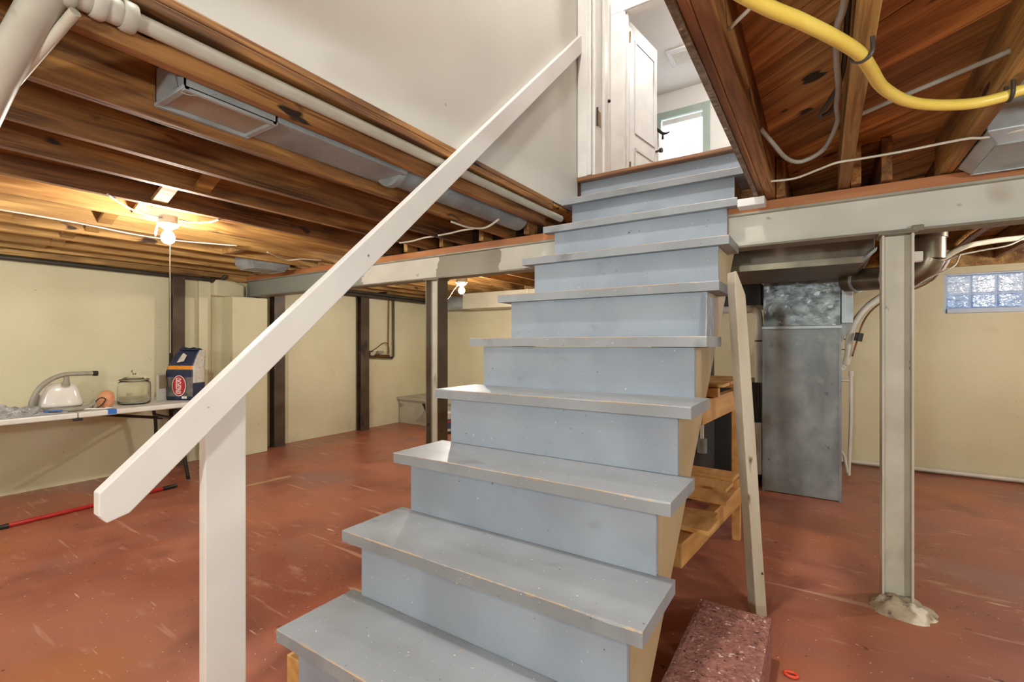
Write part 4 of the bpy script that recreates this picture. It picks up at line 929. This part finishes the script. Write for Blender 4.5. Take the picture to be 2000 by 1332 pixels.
ff = [(k*4 + j, k*4 + (j+1) % 4, (k+1)*4 + (j+1) % 4, (k+1)*4 + j) for k in range(nf) for j in range(4)] + [(3, 2, 1, 0), tuple(nf*4 + j for j in range(4))]
MB().add(fv, ff).build('rolled_top', 'navy', cb, smooth=True)
MB().add([brot @ Vector(p) for p in [(-.02, -.068, .290), (.035, -.066, .300), (.045, -.045, .345), (.02, -.050, .365), (.0, -.06, .33)]], [(0, 1, 2, 3, 4)]).build('torn_flap', 'bag_print', cb)
def oval(rx, rz, y, zc, mt, name, par, xc=.0, dep=.0016):
    n = 36; m = MB()
    pts = [(xc + rx * math.cos(2*math.pi*k/n), zc + rz * math.sin(2*math.pi*k/n)) for k in range(n)]
    m.prism(pts, 'y', y, y - dep); m.v = [brot @ v for v in m.v]
    return m.build(name, mt, par)
oc = .112
lg = oval(.056, .080, -.0690, oc, 'logo_white', 'logo_oval', cb)
oval(.051, .075, -.0705, oc, 'logo_red', 'logo_field', lg)
def text_mesh(body, size, mt, name, par, mx, sx=1.0, bold=.0):
    cu = bpy.data.curves.new(name, 'FONT'); cu.body = body; cu.size = size; cu.align_x = 'CENTER'; cu.align_y = 'CENTER'
    cu.extrude = .0008; cu.offset = bold; cu.resolution_u = 3
    tmp = bpy.data.objects.new(name, cu); COL.objects.link(tmp)
    dg = bpy.context.evaluated_depsgraph_get(); me = bpy.data.meshes.new_from_object(tmp.evaluated_get(dg))
    bpy.data.objects.remove(tmp); bpy.data.curves.remove(cu)
    bmn = MB(); bmn.v = [mx @ Vector((v.co.x * sx, v.co.y, v.co.z)) for v in me.vertices]; bmn.f = [list(p.vertices) for p in me.polygons]; bmn.mi = [0] * len(bmn.f)
    bpy.data.meshes.remove(me)
    return bmn.build(name, mt, par)
# lettering runs upward along the oval
tm = brot @ Matrix.Translation((.0, -.0726, oc)) @ Matrix.Rotation(R(90), 4, 'X') @ Matrix.Rotation(R(90), 4, 'Z')
text_mesh('KINGSFORD', .062, 'logo_white', 'lettering', lg, tm, sx=.36, bold=.0008)
MB().add([brot @ Vector(p) for p in [(.02, -.068, .012), (.062, -.066, .012), (.062, -.066, .032), (.02, -.068, .032)]], [(0, 1, 2, 3)]).build('weight_label', 'tag_white', cb)
# white frame leaning behind the bag
pf = thing('white_frame', (-2.98, .83, TZ), 'small white box frame standing behind the charcoal bag', 'frame')
fr = rotz((-2.97, .86, 0), R(-62))
def fxf(m): return m.xf(fr)
fxf(MB().box(-3.05, -2.87, .84, .856, TZ + .001, TZ + .09)).build('lower_panel', 'tag_white', pf, bevel=.002)
fxf(MB().box(-3.05, -3.038, .84, .856, TZ + .09, TZ + .205).box(-2.882, -2.87, .84, .856, TZ + .09, TZ + .205).box(-3.05, -2.87, .84, .856, TZ + .195, TZ + .207)).build('frame_bars', 'tag_white', pf, bevel=.002)
fxf(MB().box(-3.038, -2.882, .850, .854, TZ + .09, TZ + .195)).build('back_panel', 'cardboard', pf)
# steam cleaner
sc = thing('steam_cleaner', (-2.85, .19, TZ), 'glossy white canister cleaner with a curved grey hose on the table', 'appliance')
m = MB(); cc = Vector((-2.86, .20, TZ + .03)); n = 28; vs = []; fs = []
prof = [(.0, .0), (1.0, .0), (1.03, .012), (1.0, .03), (.93, .06), (.84, .10), (.74, .128), (.60, .145), (.35, .152), (.0, .153)]
for s_, z in prof:
    for k in range(n):
        a = 2*math.pi*k/n; c_, s__ = math.cos(a), math.sin(a)
        ex = abs(c_) ** .7 * (1 if c_ > 0 else -1); ey = abs(s__) ** .7 * (1 if s__ > 0 else -1)
        vs.append(cc + Vector((ex * .075 * s_, ey * .108 * s_, z)))
for j in range(len(prof) - 1):
    for k in range(n): fs.append((j*n + k, j*n + (k+1) % n, (j+1)*n + (k+1) % n, (j+1)*n + k))
m.add(vs, fs).build('body_shell', 'appl_white', sc, smooth=True)
MB().lathe([(.0, 0), (.07, 0), (.078, .012), (.078, .03), (.07, .032), (.0, .032)], (-2.86, .20, TZ + .001), 24, squash=(1, 1.4)).build('base_tray', 'appl_grey', sc, smooth='auto')
MB().tube([(-2.80, .215, TZ + .168), (-2.79, .215, TZ + .20), (-2.79, .215, TZ + .225)], [.022, .015, .014], 14).build('hose_socket', 'hose', sc, smooth='auto')
MB().tube([(-2.785, .36, TZ + .238), (-2.79, .28, TZ + .24), (-2.79, .21, TZ + .238), (-2.79, .15, TZ + .215), (-2.795, .095, TZ + .165), (-2.80, .065, TZ + .10), (-2.80, .055, TZ + .05), (-2.79, .075, TZ + .026), (-2.72, .14, TZ + .018), (-2.71, .26, TZ + .019), (-2.725, .32, TZ + .03), (-2.745, .345, TZ + .055)], .0145, 12, smooth=5).build('hose', 'hose', sc, smooth=True)
MB().tube([(-2.785, .345, TZ + .238), (-2.785, .372, TZ + .237)], [.017, .017], 14).build('nozzle_end', 'dark_hw', sc, smooth='auto')
MB().lathe([(.0, 0), (.024, .0), (.028, .03), (.024, .075), (.014, .095), (.0, .10)], (-2.86, .085, TZ + .02), 16).build('water_cap', 'appl_grey', sc, smooth=True)
MB().tube([(-2.70, -.25, TZ + .012), (-2.78, -.10, TZ + .02), (-2.83, .02, TZ + .028)], [.008, .012, .016], 10).build('wand', 'dark_hw', sc, smooth='auto')
MB().tube([(-2.72, .24, TZ + .012), (-2.70, .30, TZ + .012), (-2.69, .35, TZ + .008), (-2.68, .40, TZ + .006)], .005, 8, smooth=4).build('power_cord', 'tag_white', sc, smooth=True)
def crumple(name, c, sx, sy, sz, mt, seed, label, cat):
    m = MB(); nu_, nv_ = 22, 12; vs = []; fs = []
    for j in range(nv_ + 1):
        for i in range(nu_):
            a = 2*math.pi*i/nu_; ph = math.pi/2 * (j / nv_)
            rr = math.cos(ph) * (1 + .28 * noise.noise(Vector((math.cos(a)*2.2, math.sin(a)*2.2, seed + ph*2))))
            z = max(0, math.sin(ph) * sz * (1 + .7 * noise.noise(Vector((math.cos(a)*3*rr, math.sin(a)*3*rr, seed * 2)))))
            vs.append(Vector(c) + Vector((rr * sx * math.cos(a), rr * sy * math.sin(a), z if j else 0)))
    for j in range(nv_):
        for i in range(nu_): fs.append((j*nu_ + i, j*nu_ + (i+1) % nu_, (j+1)*nu_ + (i+1) % nu_, (j+1)*nu_ + i))
    fs.append(list(range(nu_))[::-1])
    return m.add(vs, fs).build(name, mt, smooth=False, label=label, cat=cat)
crumple('plastic_bag', (-2.71, -.055, TZ + .001), .05, .15, .06, 'bag_clear', 3.1, 'crumpled grey plastic bag on the table left of the white cleaner', 'bag')
crumple('plastic_bag', (-2.69, .115, TZ + .001), .035, .09, .018, 'bag_clear', 8.4, 'flat clear plastic packet in front of the white cleaner', 'bag')
MB().box(-2.70, -2.655, .085, .17, TZ + .020, TZ + .024).xf(rotz((-2.68, .13, 0), R(-14))).build('blue_leaflet', 'tape_blue', bevel=.001, label='small blue printed leaflet on the plastic packet', cat='paper')
m = MB().lathe([(.0, .0), (.028, .0), (.040, .012), (.046, .035), (.046, .06), (.040, .085), (.030, .102), (.016, .113), (.0, .117)], (0, 0, 0), 24)
m.v = [Vector((v.x * (1 + .12 * noise.noise(v * 40)), v.y * (1 + .12 * noise.noise(v * 40)) + v.z * .10, v.z + .004 * noise.noise(v * 60))) for v in m.v]
m.xf(Matrix.Translation((-2.80, .415, TZ + .001))).build('cloth_pouch', 'cloth_pink', smooth=True, label='salmon pink cloth pouch standing between the cleaner and the jar', cat='pouch')
cable([(-2.735, .33, TZ + .010), (-2.73, .345, TZ + .05), (-2.735, .375, TZ + .075), (-2.735, .40, TZ + .06), (-2.73, .37, TZ + .02), (-2.72, .34, TZ + .008)], .004, 'black', 'black loop of cord in front of the pink pouch')
cable([(-2.70, .30, TZ + .014), (-2.695, .345, TZ + .006), (-2.70, .38, TZ + .006), (-2.715, .40, TZ + .006), (-2.71, .425, TZ + .006), (-2.695, .41, TZ + .006), (-2.70, .39, TZ + .012)], .0042, 'tag_white', 'coiled white cord on the table in front of the pink pouch')
# pole on the floor
po = thing('broom_pole', (-2.5, .3, 0), 'red pole with black ends lying on the floor by the table', 'pole')
MB().tube([(-2.478, -.115, .014), (-2.536, .66, .014)], .0125, 12).build('shaft', 'red', po, smooth='auto')
MB().tube([(-2.536, .655, .014), (-2.541, .735, .014), (-2.542, .745, .014)], [.0135, .0135, .009], 12).build('end_grip', 'black', po, smooth='auto')
MB().tube([(-2.476, -.15, .014), (-2.478, -.10, .014)], [.010, .0145], 12).build('end_grip', 'black', po, smooth='auto')
MB().prism([(-2.19, .90), (-2.145, .90), (-2.105, 1.35), (-2.15, 1.36)], 'z', .0005, .0025).build('floor_patch', 'tape_tan', label='tan strip stuck to the red floor behind the newel post', cat='strip')

# ---- bench and bucket in the far corner
bn = thing('concrete_bench', (-2.6, 3.9, 0), 'low grey bench built against the far left corner', 'bench')
MB().box(-3.28, -1.9, 3.56, 4.19, 0, .30).build('bench_body', 'concrete', bn, bevel=.006)
MB().box(-3.29, -1.88, 3.535, 4.195, .30, .336).build('bench_top', 'concrete', bn, bevel=.006)
MB().prism([(3.556, .30), (3.556, .04), (3.546, .04), (3.40, .30)], 'x', -2.72, -2.68).build('bracket', 'iron', bn)
bu = thing('bucket', (-2.28, 3.38, 0), 'white plastic bucket with printed label beside the left steel post', 'bucket')
bc = (-2.30, 3.36, 0)
MB().lathe([(.0, .012), (.072, .012), (.078, .03), (.086, .225), (.090, .23), (.090, .242), (.0, .243)], bc, 28).build('bucket_body', 'bucket', bu, smooth='auto')
MB().lathe([(.0, .0), (.080, .0), (.081, .028), (.0, .03)], bc, 28).build('bucket_base', 'black', bu, smooth='auto')
m = MB(); n = 10
for i in range(n):
    a0, a1 = R(-95 + i * 9), R(-95 + (i+1) * 9)
    p = lambda a, z: (bc[0] + (.080 + .03*z + .0015) * math.cos(a), bc[1] + (.080 + .03*z + .0015) * math.sin(a), z)
    m.add([p(a0, .06), p(a1, .06), p(a1, .17), p(a0, .17)], [(0, 1, 2, 3)])
m.build('label', 'label_blue', bu)
m = MB()
for i in range(4):
    a0, a1 = R(-45 + i * 9), R(-45 + (i+1) * 9)
    p = lambda a, z: (bc[0] + (.080 + .03*z + .0025) * math.cos(a), bc[1] + (.080 + .03*z + .0025) * math.sin(a), z)
    m.add([p(a0, .13), p(a1, .13), p(a1, .15), p(a0, .15)], [(0, 1, 2, 3)])
m.build('label_stripe', 'logo_red', bu)
